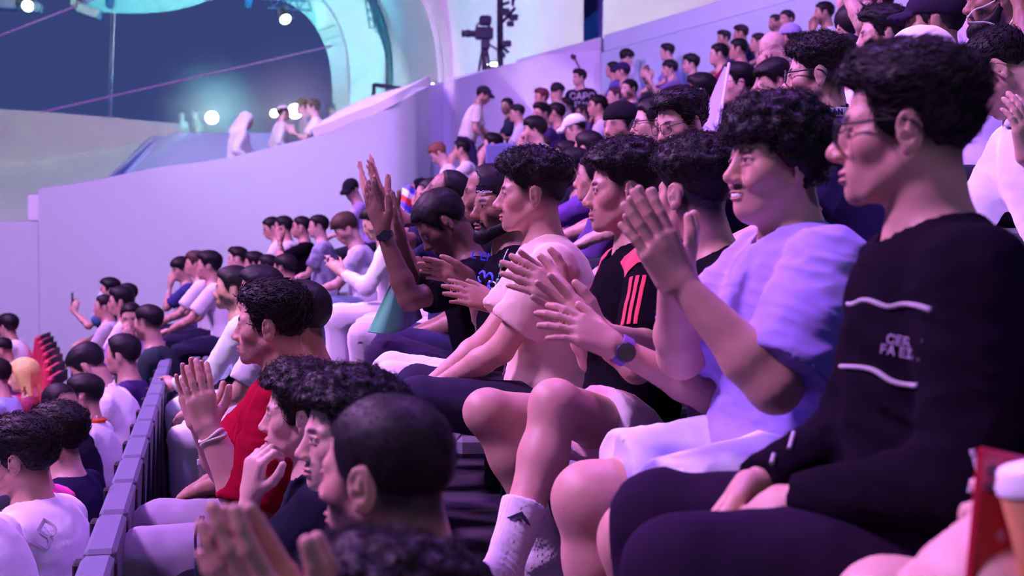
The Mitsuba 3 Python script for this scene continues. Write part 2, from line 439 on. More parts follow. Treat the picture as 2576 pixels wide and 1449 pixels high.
def hand_prims(f, wrist, d, n, side, s, curl=0.35, spread=0.12, thumb=0.5, k=0.006, fat=1.0):
    """side +1: the left hand. d: where the fingers point, n: where the palm faces."""
    d = unit(d)
    n = unit(np.asarray(n, float) - d * (np.asarray(n) @ d))
    t = np.cross(n, d) * side
    curls = curl if isinstance(curl, (list, tuple)) else [curl] * 4

    def P(x, y, z):
        return wrist + s * (x * d + y * t + z * n)
    ys, xs = (0.030, 0.010, -0.011, -0.030), (0.088, 0.092, 0.087, 0.078)
    ln = ((0.040, 0.024, 0.019), (0.045, 0.028, 0.020), (0.041, 0.026, 0.020), (0.032, 0.020, 0.018))
    for i in range(4):
        f.cone(P(0.004, ys[i] * 0.55, 0), P(xs[i] - 0.004, ys[i], -0.002), 0.0165 * s * fat, 0.0120 * s * fat, 0.014)
    f.cone(P(0.02, 0.0, 0.006), P(0.07, 0.0, 0.005), 0.016 * s * fat, 0.015 * s * fat, 0.014)
    for i in range(4):
        p = np.array([xs[i], ys[i], -0.002])
        a, sp = 0.0, 0.75 * spread * (1.5 - i) / 1.5
        r = (0.0098, 0.0100, 0.0095, 0.0083)[i]
        for j in range(3):
            a += curls[i] * (0.75, 1.0, 0.75)[j]
            step = ln[i][j] * np.array([math.cos(a) * math.cos(sp), math.sin(sp) * max(math.cos(a), 0.2), math.sin(a)])
            f.cone(P(*p), P(*(p + step)), r * s * fat, (r - 0.0008) * s * fat, 0.003)
            p, r = p + step, r - 0.0008
    b = np.array([0.020, 0.026, 0.008])
    e = b + 0.042 * unit([0.72, 0.62 + 0.5 * (thumb - 0.5), 0.35])
    g = e + 0.032 * unit([0.85, 0.45 * thumb + 0.1, 0.15])
    h = g + 0.026 * unit([0.95, 0.30 * thumb, 0.05])
    f.cone(P(*b), P(*e), 0.0165 * s * fat, 0.0125 * s * fat, 0.012)
    f.cone(P(*e), P(*g), 0.0115 * s * fat, 0.0108 * s * fat, 0.004)
    f.cone(P(*g), P(*h), 0.0108 * s * fat, 0.0088 * s * fat, 0.003)


#        left wrist from the base of the neck (forward, left, up), finger direction, palm normal, curl, spread, thumb; the right one is its mirror image
POSES = {'clap': ((0.33, 0.055, -0.20), (0.75, -0.25, 0.62), (0.1, -1, 0.1), 0.10, 0.10, 0.7),
         'clap_high': ((0.36, 0.060, 0.02), (0.55, -0.22, 0.82), (0.1, -1, 0.1), 0.10, 0.12, 0.7),
         'lap': ((0.36, 0.075, -0.40), (0.75, -0.45, -0.35), (0.0, -0.35, -1), 0.45, 0.05, 0.3),
         'clasp': ((0.38, 0.055, -0.37), (0.75, -0.55, -0.15), (-0.2, -1, -0.2), 0.65, 0.05, 0.4),
         'knees': ((0.40, 0.16, -0.40), (0.85, -0.1, -0.35), (0, 0, -1), 0.25, 0.1, 0.3),
         'down': ((0.10, 0.26, -0.46), (0.5, 0, -0.8), (0, -1, 0), 0.35, 0.05, 0.3),
         'chin': ((0.16, 0.05, 0.01), (0.15, -0.3, 0.9), (-0.8, -0.5, 0), 1.0, 0.05, 0.4),
         'phone': ((0.34, 0.06, -0.10), (0.35, -0.3, 0.9), (-0.4, -0.9, 0), 0.65, 0.05, 0.6),
         'raise': ((0.18, 0.20, 0.42), (0.15, 0, 1), (0.8, -0.3, 0), 0.1, 0.2, 0.7),
         'crossed': ((0.26, -0.06, -0.26), (0.2, -1, -0.1), (-0.7, 0, -0.7), 0.25, 0.05, 0.3)}


class Person:
    pass


PEOPLE = []


def person(label, px, py, Hpx, psi=0, **o):
    """One person of the crowd: where the middle of the head is seen, how tall the head is, how far it is turned away from an exact left profile."""
    o = dict(o, label=label, px=px, py=py, Hpx=Hpx, psi=psi)
    PEOPLE.append(o)


def row_floor(x):
    return float(np.interp(x, ROW_X, ROW_FLOOR))


def pose(o, index):
    P = Person()
    P.o, P.index = o, index
    o.setdefault('seed', index)
    s = P.s = o.get('s', float(np.clip(o['depth'] * o['Hpx'] / (FPX * 0.25), 0.84, 1.14)) if 'depth' in o else 1.0)
    P.depth = depth = o.get('depth', FPX * 0.250 * s / o['Hpx'])
    Hd = P.head = at(o['px'], o['py'], depth)
    ray = unit((Hd - CAM) * [1, 1, 0])
    right = np.array([ray[1], -ray[0], 0])
    psi, pt, rl = (math.radians(v) for v in (o['psi'], o.get('pitch', 0), o.get('roll', 0)))
    fh = -right * math.cos(psi) + ray * math.sin(psi)
    Z = np.array([0, 0, 1.0])
    lh = np.cross(Z, fh)
    fwd = fh * math.cos(pt) - Z * math.sin(pt)
    up = np.cross(fwd, lh)
    lh, up = lh * math.cos(rl) + up * math.sin(rl), up * math.cos(rl) - lh * math.sin(rl)
    P.Rh = np.array([fwd, lh, up])
    if 'bpsi' in o:
        b = math.radians(o['bpsi'])
        F = -right * math.cos(b) + ray * math.sin(b)
    else:
        b = math.radians(o.get('body', 10))
        F = np.array([-math.cos(b), math.sin(b), 0])
    L = np.cross(Z, F)
    P.F, P.L, P.Z = F, L, Z
    g = P.g = o.get('girth', 1.0)
    half = fh * math.sin(-pt * 0.5) + Z * math.cos(pt * 0.5)
    upn = unit(Z * math.cos(pt * 0.55) + fh * math.sin(pt * 0.55))
    P.N = N = Hd - upn * 0.166 * s - F * 0.044 * s + (np.asarray(o.get('neck', (0, 0, 0))) @ np.array([F, L, Z]))
    lean = math.radians(o.get('lean', 8))
    side = math.radians(o.get('tilt', 0))
    P.t = t = unit(Z * math.cos(lean) + F * math.sin(lean) + L * math.sin(side))
    P.H = Hp = N - t * 0.52 * s
    stand = P.stand = o.get('legs', 'sit') == 'stand'
    P.M = (N * 0.5 + Hp * 0.5) - F * o.get('slouch', 0.02)
    w = o.get('shoulder', 1.0)
    P.S = {1: N - t * 0.060 * s + L * 0.180 * s * w, -1: N - t * 0.060 * s - L * 0.180 * s * w}
    P.E, P.W, P.hand = {}, {}, {}
    arms = o.get('arms', 'lap')
    arms = {1: arms, -1: arms} if isinstance(arms, str) else dict(zip((1, -1), arms))
    B = np.array([F, L, Z])
    for sd in (1, -1):
        a = arms[sd]
        if isinstance(a, str):
            a = POSES[a]
            a = dict(w=np.array(a[0]) * [1, sd, 1], d=np.array(a[1]) * [1, sd, 1], n=np.array(a[2]) * [1, sd, 1], curl=a[3], spread=a[4], thumb=a[5])
        else:
            a = dict({'curl': 0.2, 'spread': 0.1, 'thumb': 0.5}, **a)
            if 'like' in a:
                q = POSES[a['like']]
                a = dict(dict(w=np.array(q[0]) * [1, sd, 1], d=np.array(q[1]) * [1, sd, 1], n=np.array(q[2]) * [1, sd, 1], curl=q[3], spread=q[4], thumb=q[5]), **a)
        Wt = at(*a['px']) if 'px' in a else N + (np.asarray(a['w'], float) * s) @ B
        hint = np.asarray(a.get('hint', (-0.35, sd * 0.55, -1.0)), float) @ B
        P.E[sd], P.W[sd] = ik(P.S[sd], Wt, 0.295 * s, 0.265 * s, hint)
        img = a.get('img')                                     # directions given as (image right, image down, away)
        V = (lambda v: v[0] * C_R - v[1] * C_U + v[2] * C_F) if img else (lambda v: np.asarray(v, float) @ B)
        P.hand[sd] = (unit(V(a['d'])), unit(V(a['n'])), a['curl'], a['spread'], a['thumb'])
    P.px_off = o['px'] < -200 or o['px'] > 2800
    P.row_floor = float(ROW_FLOOR[row_of(Hp[0] - 0.1)])
    floor = Hp[2] - (0.90 if stand else 0.53) * s
    if not stand and abs(floor - P.row_floor) < 0.28:
        floor = P.row_floor
    P.floor = floor
    P.J, P.K, P.A = {}, {}, {}
    feet = o.get('feet', None)
    for sd in (1, -1):
        P.J[sd] = Hp + L * sd * 0.095 * s * max(1, g * 0.9)
        if feet and sd in feet:
            q = feet[sd]
            An = at(*q['px']) if 'px' in q else Hp + (np.asarray(q['a']) * s) @ B
            hint = np.asarray(q.get('hint', (1, 0, 1)), float) @ B
            if 'knee' in q:
                kn = at(*q['knee'])
                P.K[sd] = P.J[sd] + unit(kn - P.J[sd]) * 0.45 * s
                P.A[sd] = P.K[sd] + unit(An - P.K[sd]) * 0.43 * s
                continue
        elif stand:
            An, hint = np.array([*(Hp + L * sd * 0.10 + F * 0.03)[:2], floor + 0.09]), F
        else:
            An, hint = np.array([*(Hp + F * o.get('foot', 0.43) * s + L * sd * o.get('knees', 0.13) * s)[:2], floor + 0.09]), F + Z * 0.6 + L * sd * 0.25
        P.K[sd], P.A[sd] = ik(P.J[sd], An, 0.45 * s, 0.43 * s, hint)
    return P


def body_field(P):
    o, s, g = P.o, P.s, P.g
    hf = head_field(o)
    hd, R, f = P.head, P.Rh, Field()
    f.add(lambda p: hf(((p - hd) @ R.T) / s, band=0.06) * s, hd, 0.155 * s)
    neck = o.get('neck_r', 1.0) * (0.8 + 0.2 * g)
    top = hd + s * (np.array([-0.028, 0, -0.055]) @ R)
    f.cone(P.N - P.t * 0.02 * s, top, 0.066 * s * neck, 0.056 * s * neck, 0.026)
    f.cone(P.N - P.t * 0.02, P.M, 0.075 * s, 0.06 * s, 0.03)
    f.cone(P.M, P.H, 0.06 * s, 0.06 * s, 0.02)
    ag = o.get('arm', 1.0) * (0.6 + 0.4 * g)
    for sd in (1, -1):
        S, E, Wr = P.S[sd], P.E[sd], P.W[sd]
        f.cone(P.N - P.t * 0.015, S, 0.052 * s, 0.052 * s, 0.03)
        f.cone(S, E, 0.053 * s * ag, 0.040 * s * ag, 0.02)
        m = E + (Wr - E) * 0.28
        f.cone(E, m, 0.039 * s * ag, 0.0425 * s * ag, 0.02)
        f.cone(m, Wr, 0.0405 * s * ag, 0.0255 * s * (0.6 + 0.4 * ag), 0.015)
        d, n, curl, spread, thumb = P.hand[sd]
        hand_prims(f, Wr, d, n, sd, s * o.get('hand', 1.0), curl, spread, thumb, fat=max(1.14, P.depth / 9.0))
    bare = o.get('bare')
    for sd in (1, -1) if bare else ():
        J, K, A = P.J[sd], P.K[sd], P.A[sd]
        f.cone(J, K, 0.085 * s * g, 0.060 * s * g, 0.02)
        f.ball(K + (K - J) * 0.02, 0.058 * s * g, 0.02)
        m = K + (A - K) * 0.30 - unit((K - J) + (K - A) * 0.2) * 0.016 * s
        f.cone(K, m, 0.055 * s * g, 0.060 * s * g, 0.03)
        f.cone(m, A, 0.056 * s * g, 0.034 * s, 0.03)
        f.cone(A, A - P.Z * 0.03 + P.F * 0.05, 0.036 * s, 0.034 * s, 0.02)
    return f


def top_field(P, extra=0.0):
    o, s, g = P.o, P.s, P.g
    f, loose = Field(), o.get('loose', 0.018) + extra
    B = np.array([P.F, P.L, P.Z])
    N, Hp, t, F, L = P.N, P.H, P.t, P.F, P.L
    Rt = np.array([unit(F - t * (F @ t)), L, t])
    g2 = 0.5 + 0.5 * g
    f.ell(N - t * 0.17 * s - F * 0.005, np.array([0.115 * g2, 0.165 * g2, 0.185]) * s + loose, Rt, k=0.02)
    f.ell(P.M - t * 0.05 * s + F * 0.012 * g, np.array([0.108 * g, 0.150 * g, 0.16]) * s + loose, Rt, k=0.06)
    f.ell(Hp + t * 0.06 * s + F * 0.01 * g, np.array([0.122 * g, 0.168 * g, 0.13]) * s + loose, Rt, k=0.05)
    sl = o.get('sleeve', 0.75)
    ag = o.get('arm', 1.0) * (0.6 + 0.4 * g)
    for sd in (1, -1):
        S, E, Wr = P.S[sd], P.E[sd], P.W[sd]
        f.cone(N - t * 0.028 * s, S - t * 0.006, 0.052 * s + loose * 0.45, 0.058 * s + loose * 0.4, 0.035)
        full = (1.0 if sl <= 1 else 1.0)
        end = S + (E - S) * min(sl, 1.0)
        ax = unit(E - S)
        r0, r1 = 0.060 * s * ag + loose * 0.5, (0.056 if sl < 1 else 0.047) * s * ag + loose * (1.0 if sl < 1 else 0.5)
        cut = end if sl < 1 else E
        m = E + (Wr - E) * (sl - 1.0) if sl > 1 else E

        def sleeve(p, S=S, E=E, end=end, ax=ax, r0=r0, r1=r1, m=m, Wr=Wr):
            e2 = end + ax * 0.08 if sl < 1 else E
            ba = e2 - S
            h = np.clip((p - S) @ ba / (ba @ ba), 0, 1)
            d = vlen((p - S) - h[:, None] * ba) - (r0 + (r1 - r0) * h)
            if sl < 1:
                return np.maximum(d, (p - end) @ ax)
            if sl > 1:
                bb = m - E
                L2 = bb @ bb
                h2 = np.clip((p - E) @ bb / L2, 0, 1.05)
                dd = vlen((p - E) - h2[:, None] * bb) - (r1 + (0.036 * s + loose * 0.25 - r1) * h2)
                d = smin(d, np.maximum(dd, (p - m) @ unit(bb)), 0.025)
            return d
        q = np.vstack([S, E, m, end])
        c = (q.max(0) + q.min(0)) / 2
        f.add(sleeve, c, np.linalg.norm(q - c, axis=1).max() + 0.12, 0.018 if sl < 1 else 0.03)
    up = P.head - N
    hole = o.get('neck_hole', 0.062) * s * (0.75 + 0.25 * g)
    fwd = F * 0.012 * s
    if not o.get('hood'):
        f.cone(N + t * 0.016 * s + fwd, N + up * 0.9, hole, hole * 0.95, 0.006, 's')
    if o.get('vneck'):
        f.cone(N + F * 0.075 * s - t * 0.03 * s, N + F * 0.02 * s + t * 0.05 * s, 0.024 * s, 0.06 * s, 0.004, 's')
    if o.get('collar'):
        R2 = np.array([unit(F - t * 0.25), L, unit(t + F * 0.25)])
        cc = N + t * 0.035 * s + fwd * 0.6

        def ring(p, cc=cc, R2=R2):
            q = (p - cc) @ R2.T
            rad = np.sqrt(q[:, 0] ** 2 + q[:, 1] ** 2) - 0.066 * s * (0.75 + 0.25 * g)
            return np.sqrt(rad ** 2 + (np.maximum(np.abs(q[:, 2]) - 0.016 * s, 0)) ** 2) - 0.0055
        f.add(ring, cc, 0.09, 0.004)
    amp = o.get('wrinkle', 0.006) * (1 if P.depth < 9 else 0.8)
    sd = o['seed']
    D = np.array([P.F * 8 + P.Z * 3, P.L * 8 + P.Z * 4, P.Z * 16 - P.F * 5])

    def folds(p):
        q = p @ D.T
        a = meshkit.noise(q * 0.75 + sd * 3.7, sd) - 0.5
        b = np.abs(meshkit.noise(q * 1.35 + sd * 1.3 + a[:, None] * 1.5, sd + 9) - 0.5)
        c = np.abs(meshkit.noise(q * np.array([2.9, 2.9, 2.2]) + sd, sd + 4) - 0.5)
        return amp * (1.1 * a + 1.9 * (b - 0.22) + (1.0 * (c - 0.22) if P.depth < 6 else 0))
    f.noise = folds
    return f


def robe_field(P):
    """The skirt of a long robe, over hips and knees down to the ankles."""
    s, f = P.s, Field()
    K, A = (P.K[1] + P.K[-1]) / 2, (P.A[1] + P.A[-1]) / 2
    for sd in (1, -1):
        f.cone(P.J[sd], P.K[sd], 0.110 * s, 0.085 * s, 0.05)
        f.cone(P.K[sd], P.A[sd], 0.085 * s, 0.095 * s, 0.05)
    f.cone(P.H, K, 0.10 * s, 0.085 * s, 0.08)
    f.cone(K, A, 0.085 * s, 0.09 * s, 0.08)
    f.ell(P.H, np.array([0.14, 0.19, 0.14]) * s, np.array([P.F, P.L, P.Z]), 0.05)
    D = np.array([P.F * 6, P.L * 16, P.Z * 6])
    sd0 = P.o['seed']
    f.noise = lambda p: 0.014 * (np.abs(meshkit.noise(p @ D.T + sd0, sd0) - 0.5) - 0.2)
    return f


def trouser_field(P):
    o, s, g = P.o, P.s, P.g
    f, short = Field(), o.get('shorts')
    lg = o.get('leg', 1.0) * (0.5 + 0.5 * g)
    f.ell(P.H, np.array([0.128 * g, 0.172 * g, 0.125]) * s + 0.006, np.array([P.F, P.L, P.Z]), 0.03)
    for sd in (1, -1):
        J, K, A = P.J[sd], P.K[sd], P.A[sd]
        if short:
            end, ax = J + (K - J) * short, unit(K - J)
            r0, r1 = 0.108 * s * lg, 0.094 * s * lg + 0.006

            def leg(p, J=J, end=end, ax=ax, r0=r0, r1=r1):
                ba = end + ax * 0.05 - J
                h = np.clip((p - J) @ ba / (ba @ ba), 0, 1)
                d = vlen((p - J) - h[:, None] * ba) - (r0 + (r1 - r0) * h)
                return np.maximum(d, (p - end) @ ax)
            f.add(leg, (J + end) / 2, np.linalg.norm(end - J) / 2 + 0.13, 0.035)
            continue
        f.cone(J, K, 0.104 * s * lg, 0.073 * s * lg, 0.03)
        f.cone(K, A, 0.072 * s * lg, o.get('cuff', 0.056) * s * lg, 0.02)
    amp, sd0 = o.get('leg_wrinkle', 0.006), o['seed']
    D = np.array([P.F * 9 + P.Z * 4, P.L * 7, P.Z * 9 - P.F * 6])
    f.noise = lambda p: amp * (1.3 * (meshkit.noise(p @ D.T + sd0, sd0) - 0.5) + 2.0 * (np.abs(meshkit.noise(p @ D.T * 1.7 + sd0 * 2, sd0 + 3) - 0.5) - 0.22))
    return f


def shoe_field(P, sd):
    s, f = P.s, Field()
    A = P.A[sd]
    q = P.o.get('toe', {}).get(sd)
    d = unit(q) if q is not None else P.F
    shank = unit(A - P.K[sd])
    up = unit(P.Z - d * (P.Z @ d)) if q is None else unit(-shank - d * (-shank @ d))
    l = np.cross(up, d)
    R = np.array([d, l, up])
    f.ell(A - up * 0.045 * s - d * 0.015, np.array([0.050, 0.036, 0.042]) * s, R, 0.02)
    f.cone(A - up * 0.01, A - up * 0.045 + d * 0.05 * s, 0.042 * s, 0.038 * s, 0.02)
    f.ell(A - up * 0.058 * s + d * 0.13 * s, np.array([0.085, 0.044, 0.032]) * s, R, 0.03)
    f.ell(A - up * 0.072 * s + d * 0.07 * s, np.array([0.150, 0.043, 0.018]) * s, R, 0.006)
    return f


def skin_colors(P, v):
    o = P.o
    q = ((v - P.head) @ P.Rh.T) / P.s
    base = np.array(SKINS[o.get('skin', 'tan')])
    col = np.repeat(base[None], len(v), 0)
    n = meshkit.noise(v * 30, 3) - 0.5
    col *= (1 + 0.10 * n)[:, None]
    near = (np.abs(q) < 0.17).all(1)
    x, y, z = q.T
    ay = np.abs(y)

    def lay(m, c):
        m = (np.clip(m, 0, 1) * near)[:, None]
        col[:] = col * (1 - m) + np.asarray(c) * m
    soft = max(0.004, P.depth * 0.0007)

    def blob(cx, cy, cz, rx, ry, rz, edge=0.35):
        return sstep(1 + edge, 1 - edge, np.sqrt(((x - cx) / rx) ** 2 + ((ay - cy) / ry) ** 2 + ((z - cz) / rz) ** 2))
    hair = np.array(o.get('hair_color', BLACK_HAIR))
    lay(0.35 * blob(0.06, 0.045, -0.03, 0.05, 0.03, 0.03, 0.9), base * [1.12, 0.86, 0.85])     # ruddier cheeks
    lay(0.35 * blob(0.112, 0, -0.033, 0.02, 0.018, 0.015, 0.8), base * [1.1, 0.82, 0.8])
    # fade or shaved sides: hair too short to be geometry
    fade = o.get('fade', 0.0)
    style = o.get('hair', 'short')
    grit = 0.75 + 0.5 * meshkit.noise(v * 260, 5)
    if fade:
        lo = o.get('fade_lo', -0.045)
        side = sstep(0.050, 0.020, x - 0.35 * np.clip(z - 0.01, 0, 0.08)) * (1 - blob(-0.012, 0.083, -0.006, 0.026, 0.02, 0.038, 0.12))
        zz = z - 0.30 * np.clip(x + 0.01, -0.1, 0.06)
        lay(np.clip(1.25 * fade, 0, 1) * sstep(lo, lo + 0.062, zz) * side * np.clip(grit + 0.15, 0, 1), hair * 1.4 + 0.006)
    if style not in ('none',) and not fade:
        hx, hz = HAIRLINE[HAIR[style][4]]
        lay(0.8 * sstep(-0.008, 0.004, z - np.interp(x, hx, hz)) * (ay < 0.084) * (1 - blob(-0.012, 0.083, -0.006, 0.026, 0.02, 0.036, 0.1)), hair * 1.3)
    b = o.get('beard', 0.0)
    if b:
        jaw = sstep(-0.030, -0.052, z + 0.35 * (0.03 - np.clip(x, -0.02, 0.10))) * sstep(-0.03, -0.010, x) * sstep(0.20, 0.06, -z)
        jaw *= sstep(-0.140, -0.110, z)
        must = blob(0.098, 0.010, -0.0545, 0.03, 0.026, 0.0068, 0.3)
        around = sstep(0.030, 0.045, ay) + sstep(-0.076, -0.084, z)
        lay(b * grit * np.maximum(jaw * np.clip(around, 0, 1), must), hair * 1.4 + 0.01)
    elif o.get('moustache'):
        lay(o['moustache'] * grit * blob(0.098, 0.010, -0.0545, 0.03, 0.026, 0.0068, 0.3), hair * 1.4 + 0.01)
    lips = np.maximum(blob(0.094, 0, -0.0645, 0.022, 0.0235, 0.0056, 0.3), blob(0.094, 0, -0.0758, 0.022, 0.021, 0.0064, 0.3)) * (x > 0.085)
    lay(0.75 * lips, base * [0.92, 0.55, 0.58])
    lay(0.9 * blob(0.094, 0, -0.0704, 0.016, 0.022, 0.0014 + soft * 0.25, 0.5) * (x > 0.08), base * [0.22, 0.10, 0.10])
    br = blob(0.084, 0.031, 0.0195 + 0.0, 0.03, 0.0195, 0.0056 + soft * 0.3, 0.35) * (x > 0.058)
    lay(0.92 * br, hair * 1.2)
    lid = blob(0.085, 0.033, 0.0056, 0.02, 0.0160, 0.0030 + soft * 0.2, 0.4) * (x > 0.07)
    closed = o.get('eyes', 'open') != 'open'
    if not closed:
        white = blob(0.0885, 0.0325, 0.0004, 0.010, 0.0115, 0.0036, 0.25) * (x > 0.076)
        lay(white, (0.62, 0.58, 0.56))
        gx = o.get('gaze', 0.0)
        iris = (np.abs(z - 0.0004) < 0.0044) * sstep(0.0070, 0.0056, np.sqrt((ay - 0.032 - gx * np.sign(y)) ** 2 + (z - 0.001) ** 2)) * (x > 0.082)
        lay(iris, (0.020, 0.012, 0.009))
        lay(0.85 * lid, (0.03, 0.018, 0.016))
    else:
        lay(0.8 * blob(0.085, 0.032, -0.004, 0.02, 0.0145, 0.0026 + soft * 0.2, 0.4) * (x > 0.07), (0.03, 0.018, 0.016))
    return np.clip(col, 0, 1)


def flat(v, rgb, vary=0.08, freq=9, seed=1):
    n = meshkit.noise(v * freq, seed) - 0.5
    return np.clip(np.array(rgb)[None] * (1 + vary * n)[:, None], 0, 1)


def tube_mesh(path, r, sides=6, closed=False):
    p = np.asarray(path, float)
    n = len(p)
    tan = np.roll(p, -1, 0) - np.roll(p, 1, 0) if closed else np.gradient(p, axis=0)
    tan /= np.linalg.norm(tan, axis=1, keepdims=True) + 1e-12
    ref = np.where(np.abs(tan[:, 2:]) < 0.9, [0, 0, 1.0], [1.0, 0, 0])
    a = np.cross(tan, ref)
    a /= np.linalg.norm(a, axis=1, keepdims=True) + 1e-12
    b = np.cross(tan, a)
    ang = np.arange(sides) * 2 * np.pi / sides
    rr = np.broadcast_to(r, (n,))[:, None, None]
    v = (p[:, None] + rr * (np.cos(ang)[None, :, None] * a[:, None] + np.sin(ang)[None, :, None] * b[:, None])).reshape(-1, 3)
    m = n if closed else n - 1
    i, j = np.meshgrid(np.arange(m), np.arange(sides), indexing='ij')
    i2 = (i + 1) % n
    q = np.stack([i * sides + j, i * sides + (j + 1) % sides, i2 * sides + (j + 1) % sides, i2 * sides + j], -1).reshape(-1, 4)
    f = np.vstack([q[:, [0, 1, 2]], q[:, [0, 2, 3]]])
    if not closed:
        caps = []
        for e, fl in ((0, 1), (n - 1, 0)):
            for k in range(1, sides - 1):
                tri = [e * sides, e * sides + k, e * sides + k + 1]
                caps.append(tri if not fl else tri[::-1])
        f = np.vstack([f, caps])
    return v, f


def join(*ms):
    vs, fs, k = [], [], 0
    for v, f in ms:
        vs.append(np.asarray(v, float))
        fs.append(np.asarray(f) + k)
        k += len(v)
    return np.vstack(vs), np.vstack(fs)


def spline(pts, n=40, closed=False):
    from scipy.interpolate import CubicSpline
    p = np.asarray(pts, float)
    if closed:
        p = np.vstack([p, p[:1]])
    u = np.r_[0, np.cumsum(np.linalg.norm(np.diff(p, axis=0), axis=1))]
    t = np.linspace(0, u[-1], n, endpoint=not closed)
    return CubicSpline(u, p, bc_type='periodic' if closed else 'natural')(t)


def glasses(P, kind):
    """Frame and lenses in the head's own space."""
    def W_(q):
        return P.head + (np.asarray(q, float) * P.s) @ P.Rh
    r = {'thick': 0.0026, 'thin': 0.0013}[kind]
    r = max(r, P.depth * 0.00022)
    parts, lens = [], []
    for s in (-1, 1):
        w, h = 0.0245, 0.019
        a = np.linspace(0, 2 * np.pi, 22, endpoint=False)
        e = 0.62
        yy = s * 0.034 + w * np.sign(np.cos(a)) * np.abs(np.cos(a)) ** e
        zz = -0.001 + h * np.sign(np.sin(a)) * np.abs(np.sin(a)) ** e
        xx = 0.108 - 0.22 * np.maximum(np.abs(yy) - 0.012, 0) ** 1.0
        rim = np.stack([xx, yy, zz], 1)
        parts.append(tube_mesh(W_(rim), r * P.s, 6, True))
        lv = W_(np.vstack([rim, rim.mean(0)]))
        lens.append((lv, np.array([[i, (i + 1) % 22, 22] for i in range(22)])))
        parts.append(tube_mesh(W_(spline([[0.097, s * 0.058, 0.008], [0.060, s * 0.076, 0.010], [0.005, s * 0.086, 0.012], [-0.022, s * 0.087, 0.006], [-0.034, s * 0.085, -0.012]], 12)), r * P.s, 6))
    parts.append(tube_mesh(W_(spline([[0.107, -0.012, 0.004], [0.110, 0, 0.008], [0.107, 0.012, 0.004]], 7)), r * P.s, 6))
    return join(*parts), join(*lens)


def cap_mesh(P, kind, h):
    f = Field()
    if kind in ('baseball', 'backward'):
        f.ell([-0.010, 0, 0.046], [0.112, 0.090, 0.094])
        f.add(lambda q: -(q[:, 2] - 0.030 - 0.10 * np.clip(q[:, 0], -0.2, 0.2) * 0.35), [0, 0, 0], 0.2, 0.004, 'i')
        sg = 1 if kind == 'baseball' else -1

        def brim(q):
            x = (q[:, 0] * sg - (0.085 if sg > 0 else 0.095)) / 0.082
            zc = (0.048 if sg > 0 else 0.030) - 0.018 * x * (1 if sg > 0 else 0.6) - 5.5 * q[:, 1] ** 2
            edge = np.sqrt(np.maximum(x, 0) ** 2 + (q[:, 1] / 0.078) ** 2) - 1
            return np.maximum(np.maximum(edge * 0.07, -x * 0.08 - 0.02), np.abs(q[:, 2] - zc) - max(0.004, h * 0.85))
        f.add(brim, [sg * 0.12, 0, 0.04], 0.11, 0.006)
        f.ball([-0.010, 0, 0.140], 0.006, 0.004)
    elif kind == 'durag':
        f.ell([-0.012, 0, 0.040], [0.104, 0.082, 0.087])
        f.add(lambda q: -(q[:, 2] - 0.030 - 0.22 * np.clip(q[:, 0], -0.08, 0.2)), [0, 0, 0], 0.2, 0.004, 'i')
        f.noise = lambda q: 0.004 * (np.abs(meshkit.noise(q * [20, 60, 60], 4) - 0.5) - 0.25)
    elif kind == 'skullcap':
        f.ell([-0.012, 0, 0.042], [0.106, 0.084, 0.086])
        f.add(lambda q: -(q[:, 2] - 0.052 - 0.25 * np.clip(q[:, 0], -0.08, 0.2)), [0, 0, 0], 0.2, 0.004, 'i')
    elif kind == 'hood':                                       # a head cloth falling to the shoulders
        f.ell([-0.016, 0, 0.040], [0.112, 0.090, 0.090])
        f.cone([-0.05, 0, 0.0], [-0.10, 0, -0.22], 0.085, 0.09, 0.05)
        for s in (-1, 1):
            f.cone([0.00, s * 0.07, 0.01], [0.01, s * 0.10, -0.20], 0.035, 0.05, 0.04)
        f.ell([0.09, 0, -0.02], [0.075, 0.068, 0.105], k=0.02, op='s')
        f.noise = lambda q: 0.008 * (np.abs(meshkit.noise(q * [30, 40, 15], 8) - 0.5) - 0.25)
    v, fc = mesh_field(f, h)
    return v, fc


